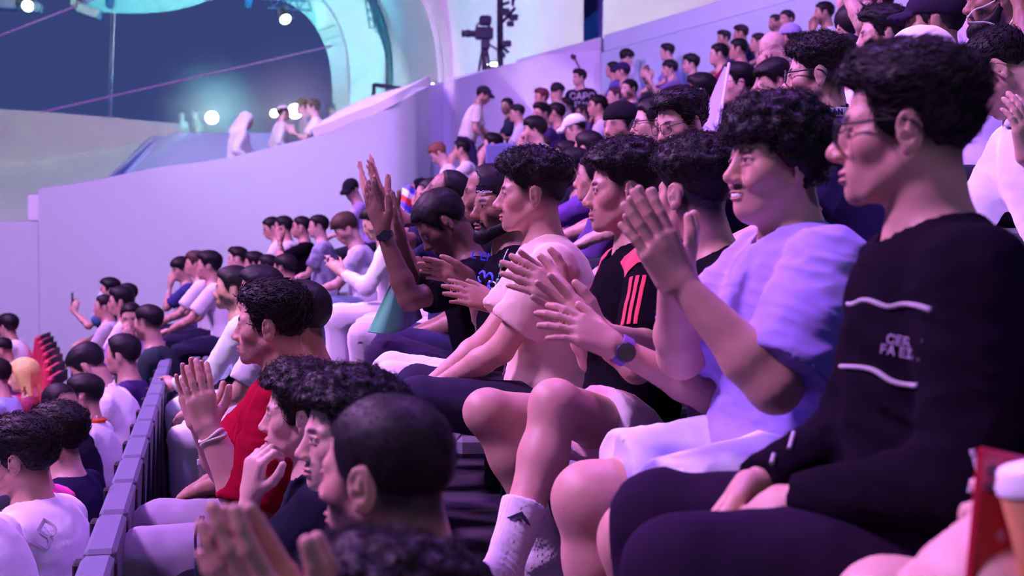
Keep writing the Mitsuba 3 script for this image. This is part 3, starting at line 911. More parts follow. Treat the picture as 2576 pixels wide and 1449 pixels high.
def build_person(o, index):
    """Everything of one person as a list of (part name, vertices, faces, colours, material, label)."""
    P = pose(o, index)
    rng = np.random.default_rng(1000 + index)
    D = P.depth
    hb, hc, hh = (float(np.clip(D * a, lo, hi)) for a, lo, hi in ((0.00135, 0.0035, 0.0165), (0.0026, 0.0085, 0.026), (0.0017, 0.0042, 0.0165)))
    grow = 1 + 0.45 * float(sstep(3.5, 7.0, D))
    hb, hc, hh = hb * grow * o.get('fine', 1.0), hc * (1 + 0.25 * float(sstep(3.5, 7, D))) * o.get('fine', 1.0), hh * grow
    out = []
    f = body_field(P)
    v, fc = mesh_field(f, hb)
    dh = np.linalg.norm(v - P.head, axis=1)
    dw = np.min([np.linalg.norm(v - P.W[k] - P.hand[k][0] * 0.08 * P.s, axis=1) for k in (1, -1)], 0)
    core = np.minimum(np.linalg.norm(v - P.M, axis=1), np.linalg.norm(v - P.H, axis=1)) < 0.17
    size = np.where((dh < 0.165 * P.s) | (dw < 0.13 * P.s), 0, np.where(core, 0.04, max(0.0105, hb * 1.9)))
    v, fc = thin_out(v, fc, size)
    out.append(('body', v, fc, skin_colors(P, v), 'skin', None))

    def headspace(v):
        return P.head + (v * P.s) @ P.Rh
    style = o.get('hair', 'short')
    hat = o.get('hat')
    if HAIR[style] is not None and hat not in ('hood',):
        hf = hair_field(style, o)
        v, fc = mesh_field(hf, hh / P.s)
        hc_ = o.get('hair_color', BLACK_HAIR)
        if hat:
            keep = v[:, 2] < 0.075 + 0.1 * np.clip(v[:, 0], -1, 0.0)
            m = keep[fc].all(1)
            fc = fc[m]
            used = np.unique(fc)
            re = np.zeros(len(v), int)
            re[used] = np.arange(len(used))
            v, fc = v[used], re[fc]
        ns = o.get('strands', 0)
        if ns:
            nrm = vert_normals(v, fc)
            top, side, quiff, curl, line = HAIR[style]
            good = np.flatnonzero((nrm[:, 2] > -0.6) & (v[:, 2] > (0.045 if line in ('high', 'mid') else -0.06)) & ((nrm * (v - [-0.012, 0, 0.03])).sum(1) > 0.02))
            if curl > 0.006:
                st = strands(v[good], nrm[good], ns, 0.021, 0.0058, 0.00115, rng, pts=7)
            elif style in ('buzz', 'afro'):
                st = strands(v[good], nrm[good], ns, 0.007, 0.002, 0.0009, rng, lift=0.9, pts=4)
            else:
                flow = lambda p: np.stack([-(0.6 + 0 * p[:, 0]), p[:, 1] * 4, 0.25 - p[:, 0] * 3], 1)
                st = strands(v[good], nrm[good], ns, 0.038, 0.0, 0.0016, rng, flow=flow, lift=0.38, pts=6)
            v, fc = join((v, fc), st)
        out.append(('hair', headspace(v), fc, flat(v, hc_, 0.5, 90, 4), 'hair', None))
    if hat:
        v, fc = cap_mesh(P, hat, max(hh, 0.004) / P.s)
        out.append(({'baseball': 'cap', 'backward': 'cap', 'durag': 'headscarf', 'skullcap': 'skullcap', 'hood': 'headscarf'}[hat], headspace(v), fc, flat(v, o.get('hat_color', (0.02, 0.02, 0.025)), 0.1, 60), 'cloth', o.get('hat_label')))
    if o.get('full_beard'):
        b = o['full_beard']
        bf = Field()
        for s in (-1, 1):
            bf.cone([0.000, s * 0.064, -0.035], [0.020, s * 0.056, -0.075], 0.012 + 0.3 * b, 0.015 + 0.5 * b, 0.012)
            bf.cone([0.020, s * 0.053, -0.075], [0.066, s * 0.022, -0.100], 0.016 + 0.5 * b, 0.019 + b, 0.015)
            bf.cone([0.1035, s * 0.004, -0.0535], [0.088, s * 0.027, -0.060], 0.0048, 0.0042, 0.004)
            bf.cone([0.088, s * 0.027, -0.060], [0.074, s * 0.027, -0.092], 0.006, 0.010, 0.008)
        bf.ball([0.076, 0, -0.104 - 0.4 * b], 0.022 + b, 0.015)
        sd = o['seed']
        bf.noise = lambda q: 0.004 * (meshkit.noise(q * 150, sd) - 0.5)
        v, fc = mesh_field(bf, hh / P.s)
        out.append(('beard', headspace(v), fc, flat(v, o.get('hair_color', BLACK_HAIR), 0.5, 120, 4), 'hair', None))
    if o.get('glasses'):
        fr, ln = glasses(P, o['glasses'])
        gold = o.get('gold')
        out.append(('glasses', *fr, flat(fr[0], (0.75, 0.55, 0.30) if gold else (0.02, 0.02, 0.025)), 'shiny', None))
        if D < 8:
            out.append(('glasses__lens', *ln, None, 'lens_glass', None))
    P.top = top_field(P)
    v, fc = mesh_field(P.top, hc)
    cf = o.get('top_color', (0.03, 0.03, 0.04))
    col = cf(P, v) if callable(cf) else flat(v, cf)
    out.append((o.get('top_name', 'shirt'), v, fc, col, 'cloth', o.get('top_label')))
    if o.get('robe'):
        rf = robe_field(P)
        v, fc = mesh_field(rf, hc * 1.2)
        out.append(('robe_skirt', v, fc, flat(v, cf if not callable(cf) else (0.8, 0.8, 0.8)), 'cloth', None))
    else:
        tf = trouser_field(P)
        v, fc = mesh_field(tf, hc * (1.0 if o.get('legs_seen') else 1.7))
        cf = o.get('leg_color', (0.03, 0.03, 0.045))
        out.append(('shorts' if o.get('shorts') else 'trousers', v, fc, cf(P, v) if callable(cf) else flat(v, cf), 'cloth', None))
    for i, sd in enumerate((1, -1)):
        v, fc = mesh_field(shoe_field(P, sd), max(0.008, hc * (0.9 if o.get('legs_seen') else 1.5)))
        out.append(('shoe' if i == 0 else 'shoe_001', v, fc, flat(v, o.get('shoe_color', (0.03, 0.03, 0.035))), 'cloth', None))
    for fn in o.get('extras', ()):
        out += fn(P)
    P.parts = out
    return P
# ---------------------------------------------------------------- put the people together
def number(name, i):
    return name if i == 0 else f'{name}_{i:03d}'


def put(key, v, f, color=None, bsdf='plain', smooth=True, **more):
    if smooth is not True and smooth:                           # an angle: split the sharp edges first
        m = trimesh.graph.smooth_shade(trimesh.Trimesh(v, f, process=False), angle=math.radians(smooth), facet_minarea=None)
        v, f, smooth = np.array(m.vertices), np.array(m.faces), True
    if color is not None and np.ndim(color) == 1:
        color = np.repeat(np.asarray(color, float)[None], len(v), 0)
    scene[key] = mikit.ply((v, f), bsdf, smooth=smooth, color=None if color is None else np.clip(color, 0, 1), **more)


def settle():
    """Moves people of the middle distance a little along their line of sight until neighbours no longer share a seat."""
    for i, o in enumerate(PEOPLE):
        o.setdefault('index', i)
    d0 = np.array([o.get('depth', FPX * 0.25 * o.get('s', 1.0) / o['Hpx']) for o in PEOPLE])
    far = np.array([back_wall(o['px']) - 0.75 if o['px'] > 1540 else (19.6 if o['px'] > 1080 else 40.0) for o in PEOPLE])
    held = np.array([any(isinstance(a, dict) and 'px' in a for a in (o.get('arms') if isinstance(o.get('arms'), tuple) else ())) or o.get('legs') == 'stand' or d0[i] < 3.4 for i, o in enumerate(PEOPLE)])
    d = np.where(held, d0, np.minimum(d0, far))
    ray = np.array([at(o['px'], o['py'], 1.0) - CAM for o in PEOPLE])
    for _ in range(200):
        p = ray * d[:, None]
        push = np.zeros(len(d))
        v = p[None] - p[:, None]
        A, B = np.nonzero(np.triu((np.hypot(v[..., 0], v[..., 1]) < 0.50) & (np.abs(v[..., 2]) < 0.75), 1))
        s = np.where(d[B] >= d[A], 0.03, -0.03)
        np.add.at(push, B, s)
        np.add.at(push, A, -s)
        if not push.any():
            break
        d = np.where(held, d, np.clip(d + np.clip(push, -0.06, 0.06), d0 * 0.88, np.minimum(d0 * 1.13, np.maximum(far, d0 * 0.85))))
    for o, x, a, h in zip(PEOPLE, d, d0, held):
        if not h and abs(x - a) > 1e-6:
            o['depth'] = float(x)
            o['s'] = float(np.clip(x * o['Hpx'] / (FPX * 0.25), 0.84, 1.15))


def add_people():
    with ThreadPoolExecutor(4) as ex:
        made = list(ex.map(lambda a: build_person(a[1], a[1].get('index', a[0])), enumerate(PEOPLE)))
    for P in made:
        root = number('person', P.index)
        labels[root] = {'label': P.o['label'], 'category': 'person', **({'group': P.o['group']} if P.o.get('group') else {})}
        for name, v, f, col, mat, lab in P.parts:
            if len(f) == 0:
                continue
            key = root + '__' + name
            put(key, v, f, col, mat)
            if lab:
                labels[key] = {'label': lab}
    return made
# ---------------------------------------------------------------- the stand: rows run along +y, rise along +x
CZ = float(CAM[2])
ROW_X = np.array([-3.8, -3.0, -2.2, -1.4, -0.6, 0.2, 1.0, 1.8, 2.6, 3.4, 4.2, 5.0, 5.8])
ROW_EYE = np.array([-2.3, -1.9, -1.5, -1.09, -0.68, -0.26, 0.2, 0.55, 0.87, 1.2, 1.55, 1.9, 2.25])
ROW_FLOOR = CZ + ROW_EYE - 1.2
ROW_END = [16.9] * 8 + [17.2, 18.6, 19.6, 20.0, 19.6]


def row_of(x):
    return int(np.argmin(np.abs(ROW_X - x)))


def part(key, v, f, color, bsdf='plain', smooth=False, label=None, kind=None, category=None, group=None):
    put(key, v, f, color, bsdf, smooth)
    tag = {k: t for k, t in (('label', label), ('kind', kind), ('category', category), ('group', group)) if t}
    if tag:
        labels[key] = tag


def box(lo, hi, r=0.0):
    m = trimesh.creation.box(bounds=[lo, hi])
    if not r:
        return np.array(m.vertices), np.array(m.faces)
    lo, hi = np.asarray(lo, float) + r, np.asarray(hi, float) - r
    v = []
    for x in (lo[0], hi[0]):
        for y in (lo[1], hi[1]):
            for z in (lo[2], hi[2]):
                for a in range(3):
                    for b in (-1, 1):
                        e = np.zeros(3)
                        e[a] = b * r
                        v.append(np.array([x, y, z]) + e)
    h = trimesh.convex.convex_hull(np.array(v))
    return np.array(h.vertices), np.array(h.faces)


def turned(m, R, t=(0, 0, 0)):
    return m[0] @ np.asarray(R).T + np.asarray(t), m[1]


def loft(curves, closed=False):
    """A smooth sheet through a list of curves with equal numbers of points."""
    c = np.asarray(curves, float)
    a, n = c.shape[:2]
    i, j = np.meshgrid(np.arange(a - 1), np.arange(n if closed else n - 1), indexing='ij')
    j2 = (j + 1) % n
    q = np.stack([i * n + j, i * n + j2, (i + 1) * n + j2, (i + 1) * n + j], -1).reshape(-1, 4)
    return c.reshape(-1, 3), np.vstack([q[:, [0, 1, 2]], q[:, [0, 2, 3]]])


def shell(m, thick):
    """Gives a sheet a thickness: a second sheet behind it and walls along its edges."""
    v, f = m
    n = vert_normals(v, f)
    e = np.sort(np.vstack([f[:, [0, 1]], f[:, [1, 2]], f[:, [2, 0]]]), axis=1)
    d = np.vstack([f[:, [0, 1]], f[:, [1, 2]], f[:, [2, 0]]])
    u, inv, cnt = np.unique(e, axis=0, return_inverse=True, return_counts=True)
    edge = d[cnt[inv.ravel()] == 1]
    k = len(v)
    side = np.vstack([np.stack([edge[:, 1], edge[:, 0], edge[:, 0] + k], 1), np.stack([edge[:, 1], edge[:, 0] + k, edge[:, 1] + k], 1)])
    return np.vstack([v, v - n * thick]), np.vstack([f, f[:, ::-1] + k, side])


def resample(pts, n):
    """A smooth curve in the picture frame (x, y, depth), n points."""
    return np.array([at(*p) for p in spline(np.asarray(pts, float), n)])


labels['stand'] = {'label': 'dark stepped seating stand carrying the rows of spectators', 'kind': 'structure'}
for k, x in enumerate(ROW_X):
    x1 = ROW_X[k + 1] - 0.47 if k + 1 < len(ROW_X) else 8.4
    y1 = ROW_END[k]
    put(number('stand__tread', k), *box([x - 0.47, -1.5, ROW_FLOOR[k] - 0.5], [x1, y1, ROW_FLOOR[k]], 0.012), (0.045, 0.032, 0.055), 'plain', False)
put('floor', *box([-30, -6, -0.6], [-4.2, 60, ROW_FLOOR[0] - 0.02]), (0.12, 0.11, 0.13), 'plain', False)
labels['floor'] = {'label': 'dark arena floor below the stand', 'kind': 'structure'}

WALL = (0.52, 0.60, 0.58)
# the pale side wall that closes the rows, its top sweeping up to the right
top = spline([(95, 475, 17.9), (250, 450, 17.9), (400, 421, 17.9), (570, 397, 17.9), (700, 366, 17.9), (820, 334, 17.9), (900, 302, 17.9), (960, 279, 17.9), (1010, 254, 17.95), (1045, 234, 18.1), (1068, 222, 18.5), (1080, 216, 19.2)], 70)
tp = np.array([at(*p) for p in top])
bt = tp.copy()
bt[:, 2] = 0.6
front = loft([tp, bt])
part('wall_side', *shell(front, -0.25), WALL, 'wall_paint', 35, 'tall pale lavender side wall with a top edge that sweeps up to the right', 'structure')
# the broad white sill on its top, rising behind the edge
back = spline([(800, 334, 20.4), (830, 314, 20.4), (900, 277, 20.2), (960, 254, 20.0), (1030, 234, 19.9), (1088, 208, 19.9)], 40)
fr = spline([(790, 343, 17.9), (820, 334, 17.9), (900, 302, 17.9), (960, 279, 17.9), (1010, 254, 17.95), (1080, 215, 19.2)], 40)
part('wall_side__sill', *shell(loft([[at(*p) for p in back], [at(*p) for p in fr]]), 0.12), (0.82, 0.82, 0.84), 'wall_paint', 30)
# the low step of the wall at the far left
stp = [at(-160, 557, 17.9), at(95, 557, 17.9)]
lo = [p * [1, 1, 0] + [0, 0, 0.6] for p in stp]
part('wall_side__step', *shell(loft([stp, lo]), -0.25), WALL, 'wall_paint', False)
a, b = at(69, 490, 18.25), at(97, 557, 18.25)
part('wall_side__pier', *box([a[0], a[1], b[2]], [b[0] + 0.02, a[1] + 0.5, a[2]], 0.02), (0.75, 0.74, 0.78), 'wall_paint', False)
# the wall turns back behind the corner, then runs along the last row
cor = spline([(1080, 216, 19.2), (1092, 214, 20.3), (1130, 204, 21.0), (1202, 184, 21.6), (1272, 163, 22.0), (1326, 151, 22.1), (1368, 140, 22.0), (1440, 131, 21.8), (1511, 126, 21.5)], 60)
tp = np.array([at(*p) for p in cor])
bt = tp.copy()
bt[:, 2] = 0.6
part('wall_corner', *shell(loft([tp, bt]), -0.2), (0.72, 0.66, 0.86), 'wall_paint', 35, 'purple wall that turns back behind the corner of the side wall', 'structure')


def back_wall(px):
    """Depth of the wall behind the last row."""
    q0, q1 = np.array([6.25, 20.55]), np.array([8.45, 9.85])
    r = at(px, 600, 1.0) - CAM
    m = np.array([[r[0], -(q1 - q0)[0]], [r[1], -(q1 - q0)[1]]])
    return float(np.linalg.solve(m, q0)[0])


def wall_strip(key, y0, y1, x0, x1, dz, color, thick, **kw):
    c0, c1 = [], []
    for px in np.linspace(x0, x1, 12):
        d = back_wall(px)
        c0.append(at(px, 600, d))
        c1.append(at(px, 600, d))
    c0, c1 = np.array(c0), np.array(c1)
    c0[:, 2], c1[:, 2] = CZ + y0, CZ + y1
    c0[:, 0] += dz
    c1[:, 0] += dz
    part(key, *shell(loft([c0, c1]), -thick), color, 'wall_paint', False, **kw)


wall_strip('wall_back', 3.06, -1.5, 1511, 3000, 0.0, (0.56, 0.72, 0.80), 0.2, label='bluish lavender wall behind the last row of spectators', kind='structure')
wall_strip('wall_back__coping', 3.34, 3.085, 1511, 3000, 0.05, (0.60, 0.74, 0.82), 0.25)
part('wall_back__coping_001', *shell(loft([[at(1300, 150, 22.4), at(1400, 124, 22.2), at(1511, 93, 21.7)], [at(1300, 157, 22.3), at(1400, 139, 22.1), at(1511, 132, 21.6)]]), -0.2), (0.62, 0.60, 0.70), 'wall_paint', False)

# ---------------------------------------------------------------- the white arches and uplit panels beyond
ARCH = (0.80, 0.80, 0.82)
E1 = resample([(640, -40, 36), (700, -5, 36), (735, 14, 36), (775, 45, 36), (805, 90, 36), (825, 142, 36), (834, 205, 36), (836, 330, 36)], 48)
E2 = resample([(740, -60, 32), (800, -8, 32), (838, 40, 32), (861, 95, 32), (872, 150, 32), (876, 210, 32), (870, 330, 32)], 48)
E2b = resample([(748, -60, 31.8), (806, -8, 31.8), (843, 40, 31.8), (866, 95, 31.8), (877, 150, 31.8), (880, 210, 31.8), (876, 330, 31.8)], 48)
E3 = resample([(905, -60, 30), (926, 0, 30), (940, 50, 30), (955, 90, 30), (967, 125, 30), (972, 190, 30), (966, 330, 30)], 48)
E4 = resample([(925, -60, 29.5), (945, 0, 29.5), (965, 50, 29.5), (979, 100, 29.5), (985, 150, 29.5), (981, 330, 29.5)], 48)
Em = resample([(965, -60, 28.6), (985, 0, 28.6), (1010, 50, 28.6), (1022, 110, 28.6), (1030, 160, 28.6), (1032, 330, 28.6)], 48)
E5 = resample([(1035, -60, 27), (1058, 0, 27), (1082, 60, 27), (1096, 120, 27), (1103, 200, 27), (1103, 330, 27)], 48)
E6 = resample([(1180, -60, 26.5), (1180, 0, 26.5), (1180, 60, 26.5), (1180, 120, 26.5), (1180, 200, 26.5), (1180, 330, 26.5)], 48)
E7 = resample([(1468, -60, 26.5), (1468, 60, 26.5), (1468, 200, 26.5), (1468, 330, 26.5)], 48)
labels['arch_hall'] = {'label': 'white arched hall end lit cyan and purple around the dark night opening', 'kind': 'structure'}
mid = (E1 + E2) / 2 + C_R * 0.5
part('arch_hall__reveal', *shell(loft([E1, mid, E2]), 0.15), ARCH, 'wall_paint', 40)
part('arch_hall__rib', *shell(loft([E2b, (E2b + E3) / 2 + C_F * 0.5, E3]), 0.15), ARCH, 'wall_paint', 40)
part('arch_hall__seam', *shell(loft([E2 + C_F * 0.1, E2b + C_F * 0.1]), 0.1), (0.03, 0.04, 0.09), 'plain', 40)
part('arch_hall__column', *shell(loft([E3 - C_F * 0.1, (E3 + E4) / 2 - C_F * 0.35, E4 - C_F * 0.1]), 0.1), (0.03, 0.03, 0.06), 'plain', 40)
sheet = [E4, Em, E5 - C_F * 0.2, (E5 * 0.6 + E6 * 0.4) + C_F * 0.25, E6, E7]
part('arch_hall__panel', *shell(loft(sheet), 0.15), ARCH, 'wall_paint', 40)
p8 = resample([(1518, -60, 26.4), (1516, 60, 26.4), (1514, 200, 26.4), (1514, 330, 26.4)], 20)
p9 = resample([(1700, -60, 26.2), (1700, 60, 26.2), (1700, 200, 26.2), (1700, 330, 26.2)], 20)
p10 = resample([(2100, -60, 26.2), (2100, 60, 26.2), (2100, 200, 26.2), (2100, 330, 26.2)], 20)
part('arch_hall__panel_001', *shell(loft([p8, p9, p10]), 0.15), ARCH, 'wall_paint', 40)
q0, q1 = resample([(1460, -60, 27.4), (1460, 330, 27.4)], 4), resample([(1524, -60, 27.4), (1524, 330, 27.4)], 4)
part('arch_hall__recess', *shell(loft([q0, q1]), 0.1), (0.05, 0.02, 0.16), 'plain', False)
R0 = resample([(120, -70, 36), (190, 10, 36), (245, 29, 36), (310, 34, 36), (380, 33, 36), (450, 24, 36), (510, 8, 36), (570, -14, 36), (640, -60, 36)], 48)
R1 = resample([(60, -110, 31), (180, -50, 31), (245, -30, 31), (310, -24, 31), (380, -26, 31), (450, -34, 31), (510, -50, 31), (570, -80, 31), (640, -120, 31)], 48)
part('arch_hall__ceiling_ring', *shell(loft([R0, (R0 + R1) / 2 + C_U * 0.35, R1]), 0.15), ARCH, 'wall_paint', 40)

# the white ramp and the rounded counter on the platform behind the side wall
up = [at(-150, 264, 30), at(140, 283, 30), at(300, 297, 30), at(450, 311, 30)]
md = [at(-150, 430, 29.8), at(140, 398, 29.8), at(300, 368, 29.8), at(450, 330, 29.8)]
part('wall_ramp', *shell(loft([up, md]), -0.3), (0.72, 0.72, 0.70), 'wall_paint', False, 'white platform wall and ramp behind the side wall at the left', 'structure')
dn = [at(-150, 600, 21.5), at(140, 600, 21.5), at(300, 600, 21.5), at(450, 600, 21.5)]
part('wall_ramp__slope', *shell(loft([md, dn]), -0.2), (0.60, 0.60, 0.62), 'wall_paint', 60)
n = 26
tcurve = resample([(700, 346, 23.2), (600, 342, 23.2), (500, 338, 23.3), (430, 334, 23.5), (390, 333, 23.9), (374, 336, 24.8), (380, 337, 26.5)], n)
tcurve[:, 2] = tcurve[:, 2].mean()
bcurve = resample([(700, 470, 22.0), (560, 470, 22.0), (400, 470, 22.1), (300, 468, 22.4), (250, 462, 22.9), (222, 466, 23.9), (230, 470, 26.5)], n)
bcurve[:, 2] = bcurve[:, 2].min() - 0.1
rim = tcurve + (tcurve.mean(0) + np.array([0.5, 2.5, 0]) - tcurve) * 0.06 * [1, 1, 0] + [0, 0, 0.03]
part('counter', *shell(loft([rim, tcurve, bcurve]), 0.1), (0.30, 0.42, 0.62), 'wall_paint', 40, 'rounded blue lavender counter on the platform behind the robed man', category='counter')
tc = np.vstack([rim, [rim.mean(0) + np.array([0.3, 1.2, 0])]])
part('counter__top', *shell((tc, np.array([[i, i + 1, n] for i in range(n - 1)])), -0.04), (0.80, 0.80, 0.80), 'plain', False)
# ---------------------------------------------------------------- the crowd, row by row
WHITE_T, BLACK_T, NAVY, LILAC = (0.80, 0.79, 0.80), (0.008, 0.006, 0.011), (0.03, 0.03, 0.08), (0.44, 0.40, 0.78)
DENIM, GREY = (0.10, 0.13, 0.33), (0.30, 0.30, 0.33)


def speckle(base, ink, scale=26, level=0.60, soft=0.03):
    def fn(P, v):
        n = meshkit.fbm((v - P.N) * scale, 3, 11)
        m = sstep(level - soft, level + soft, n)[:, None]
        return np.array(base) * (1 - m) + np.array(ink) * m
    return fn


def tie_dye(base, ink):
    def fn(P, v):
        n = meshkit.fbm((v - P.H) @ np.array([P.F * 5, P.L * 9, P.Z * 7]).T, 3, 21)
        m = sstep(0.42, 0.66, n)[:, None]
        return np.array(base) * (1 - m) + np.array(ink) * m
    return fn


def floral(P, v):
    q = (v - P.N) * 17
    n = meshkit.noise(q + 2.0 * meshkit.noise(q * 0.5, 2)[:, None], 31)
    m = (sstep(0.44, 0.48, n) * sstep(0.62, 0.58, n))[:, None]
    c = np.array([0.74, 0.76, 0.86]) * (1 - m) + np.array([0.20, 0.20, 0.62]) * m
    w = (v - P.N) @ P.L
    f = (v - P.N) @ P.F
    vest = ((w > -0.09) & (w < 0.115) & (f > 0.04))[:, None]
    return np.where(vest, np.array([0.015, 0.013, 0.02]), c)


def arm(**k):
    return k


# the row along the right-hand side, nearest first
person('person in black sweatshirt with white piping and dark glasses, nearest of the row', 2279, 330, 402, 5, hair='quiff', hair_size=1.0, fade=0.92, fade_lo=-0.06, glasses='thick', nose=1.1, skin='tan', strands=1500, sleeve=1.92, loose=0.03, girth=1.12,
       arms=(arm(px=(1975, 1265, 1.98), d=(-0.75, 0.62, -0.25), n=(0.45, 0.6, 0.6), img=1, curl=0.5, thumb=0.3), arm(px=(1890, 1225, 2.10), d=(-0.6, 0.75, -0.35), n=(0.5, 0.4, -0.75), img=1, curl=0.75, thumb=0.3)), lean=4, body=14, top_color=(0.010, 0.006, 0.013), top_name='sweatshirt', leg_color=(0.022, 0.012, 0.032), leg=1.15, wrinkle=0.008, neck_hole=0.072, fine=0.85, extras=('sweat_piping',))
person('smiling person with bushy curls in a lavender T-shirt clapping in front of his face', 1950, 409, 296, -30, hair='bushy', skin='tan', girth=1.3, cheek=0.007, smile=1, moustache=0.85, mouth=0.0045, vneck=1, fine=0.8, strands=1500, loose=0.03, sleeve=0.92, arm=1.12, nose=1.08,
       arms=(arm(px=(1712, 712, 2.52), d=(-0.50, -0.86, -0.05), n=(-0.25, 0.10, 0.95), img=1, curl=(0.08, 0.10, 0.12, 0.16), spread=0.16, thumb=1.3, hint=(0.2, 0.5, -1)), arm(px=(1690, 700, 2.70), d=(-0.42, -0.90, 0.0), n=(0.25, -0.05, -0.95), img=1, curl=0.1, spread=0.1, thumb=1.2, hint=(0.2, -0.5, -1))),
       lean=2, body=4, top_color=(0.36, 0.27, 0.74), top_name='t_shirt', shorts=0.86, bare=1, leg=1.22, leg_color=tie_dye((0.68, 0.68, 0.76), (0.34, 0.30, 0.64)), wrinkle=0.010, leg_wrinkle=0.010, shoe_color=(0.5, 0.5, 0.55), hand=1.06, legs_seen=1, feet={1: dict(knee=(1590, 1365, 2.48), px=(1650, 1850, 2.55)), -1: dict(knee=(1445, 1262, 2.80), px=(1500, 1700, 2.85))}, extras=('teeth',))
person('person in black football shirt with red shoulder stripes and white socks, legs crossed, clapping', 1572, 481, 224, -4, hair='curly_fade', fade=0.9, fade_lo=-0.05, skin='tan', moustache=0.5, strands=1200, loose=0.022, vneck=1, nose=1.05, neck_r=1.0,
       arms=(arm(px=(1420, 745, 3.42), d=(-0.86, -0.42, -0.1), n=(-0.2, 0.3, 0.9), img=1, curl=0.12, spread=0.18, thumb=1.0), arm(px=(1425, 740, 3.60), d=(-0.84, -0.45, -0.1), n=(0.2, -0.2, -0.9), img=1, curl=0.15, spread=0.15, thumb=1.0)),
       lean=-3, body=5, top_color=(0.009, 0.006, 0.011), top_name='football_shirt', shorts=0.55, bare=1, leg_color=tie_dye((0.80, 0.72, 0.74), (0.78, 0.45, 0.52)), wrinkle=0.007, legs='sit',
       feet={-1: dict(knee=(1175, 1030, 3.55), px=(1400, 1440, 3.62)), 1: dict(knee=(1375, 1010, 3.22), px=(1290, 1360, 3.12))}, shoe_color=(0.75, 0.72, 0.76), extras=('socks', 'chest_emblem', 'shoulder_stripes'))
person('person with curly black hair in a beige T-shirt resting his hands on his lap', 1337, 490, 201, 1, hair='curly_fade', hair_size=0.95, fade=0.85, fade_lo=-0.05, skin='tan', moustache=0.75, strands=1200, loose=0.032, nose=1.12, arms=(arm(w=(0.36, 0.05, -0.44), d=(0.7, -0.35, -0.5), n=(-0.1, -0.5, -0.9), curl=0.35), arm(w=(0.37, -0.04, -0.44), d=(0.7, 0.3, -0.5), n=(-0.1, 0.4, -0.9), curl=0.35)), lean=4, body=8,
       top_color=(0.76, 0.57, 0.47), top_name='t_shirt', sleeve=0.72, leg_color=(0.035, 0.028, 0.06), wrinkle=0.006, extras=('trouser_zip',))
person('bearded person in black head wrap and black printed T-shirt, hands clapping low', 1258, 520, 176, -28, hair='short', hat='durag', hat_color=(0.014, 0.012, 0.018), skin='brown', full_beard=0.008, beard=0.9, arms=(arm(px=(1245, 765, 4.35), d=(-0.9, -0.3, -0.1), n=(-0.25, 0.4, 0.8), img=1, curl=0.15, spread=0.15), arm(px=(1180, 700, 4.6), d=(-0.93, -0.25, 0.1), n=(0.1, 0.4, -0.8), img=1, curl=0.15)), lean=0,
       top_color=BLACK_T, top_name='t_shirt', leg_color=(0.80, 0.78, 0.80), extras=('headwrap_mark', 'lanyard', 'back_print'), body=8)
person('person in black with a receding hairline, face seen behind the black head wrap', 1229, 490, 158, 2, hair='receding', skin='brown', beard=0.5, depth=5.75, s=1.1, smile=1, arms='lap', lean=4, top_color=BLACK_T, leg_color=(0.05, 0.04, 0.11))
person('person with dark skin in black T-shirt looking down with both hands raised', 1112, 562, 166, -6, pitch=42, hair='afro', hair_size=1.1, skin='dark', strands=900, depth=5.3, s=1.06, arms=(arm(px=(963, 580, 4.92), d=(-0.36, -0.92, 0.1), n=(0.85, 0.15, 0.5), img=1, curl=0.08, spread=0.14, hint=(0.3, 0.4, -1)), arm(px=(1005, 600, 5.15), d=(-0.20, -0.97, 0.1), n=(-0.85, -0.1, -0.4), img=1, curl=0.08, hint=(0.3, -0.4, -1))), lean=10,
       top_color=BLACK_T, top_name='t_shirt', leg_color=(0.045, 0.03, 0.08), extras=('watch_square',))
person('person in dark T-shirt with head tipped back and hands spread high', 1122, 492, 135, -4, pitch=-22, hair='receding', hair_size=1.3, skin='brown', beard=0.35, depth=6.5, s=1.06, arms=(arm(px=(985, 545, 6.0), d=(-0.15, -0.98, 0.1), n=(0.9, 0.1, 0.3), img=1, curl=0.05, spread=0.3, thumb=1.2, hint=(0.3, 0.4, -1)), arm(px=(960, 500, 6.3), d=(-0.35, -0.93, 0.1), n=(-0.9, -0.1, -0.3), img=1, curl=0.05, spread=0.3, thumb=1.2, hint=(0.3, -0.4, -1))), lean=6,
       top_color=NAVY, leg_color=(0.72, 0.66, 0.72), extras=('wristband',))
person('person with pale blurred hands raised behind the high clapping pair', 1085, 500, 112, 4, pitch=-5, hair='buzz', skin='tan', arms=(arm(px=(925, 490, 6.9), d=(-0.3, -0.95, 0.1), n=(0.9, 0, 0.3), img=1, curl=0.05, spread=0.25, thumb=1.2, hint=(0.3, 0.4, -1)), arm(px=(950, 470, 7.2), d=(-0.25, -0.96, 0.1), n=(-0.9, 0, -0.3), img=1, curl=0.05, spread=0.25, thumb=1.2, hint=(0.3, -0.4, -1))), lean=6, top_color=BLACK_T, leg_color=(0.74, 0.70, 0.74))
person('person in white robe with a short beard clapping low, face lit yellow', 945, 560, 86, -6, pitch=24, hair='fade', fade=0.7, skin='light', beard=0.8, arms='clap', lean=10, top_color=WHITE_T, top_name='robe', sleeve=1.9, robe=1, depth=8.9)
person('long haired bearded person in pale patterned shirt looking down, jeans', 869, 575, 75, -8, pitch=34, hair='fringe', hair_size=1.2, hair_color=BROWN_HAIR, skin='light', beard=0.85, arms='clasp', lean=14, top_color=speckle((0.62, 0.62, 0.72), (0.30, 0.30, 0.42), 14), leg_color=(0.16, 0.24, 0.34), depth=10.4)
person('person in grey patterned T-shirt and white trousers with straight dark hair', 800, 571, 60, -2, hair='short', hair_size=1.2, skin='light', arms='lap', lean=3, top_color=speckle((0.36, 0.38, 0.50), (0.16, 0.16, 0.28), 12, 0.56), leg_color=WHITE_T, depth=12.2)
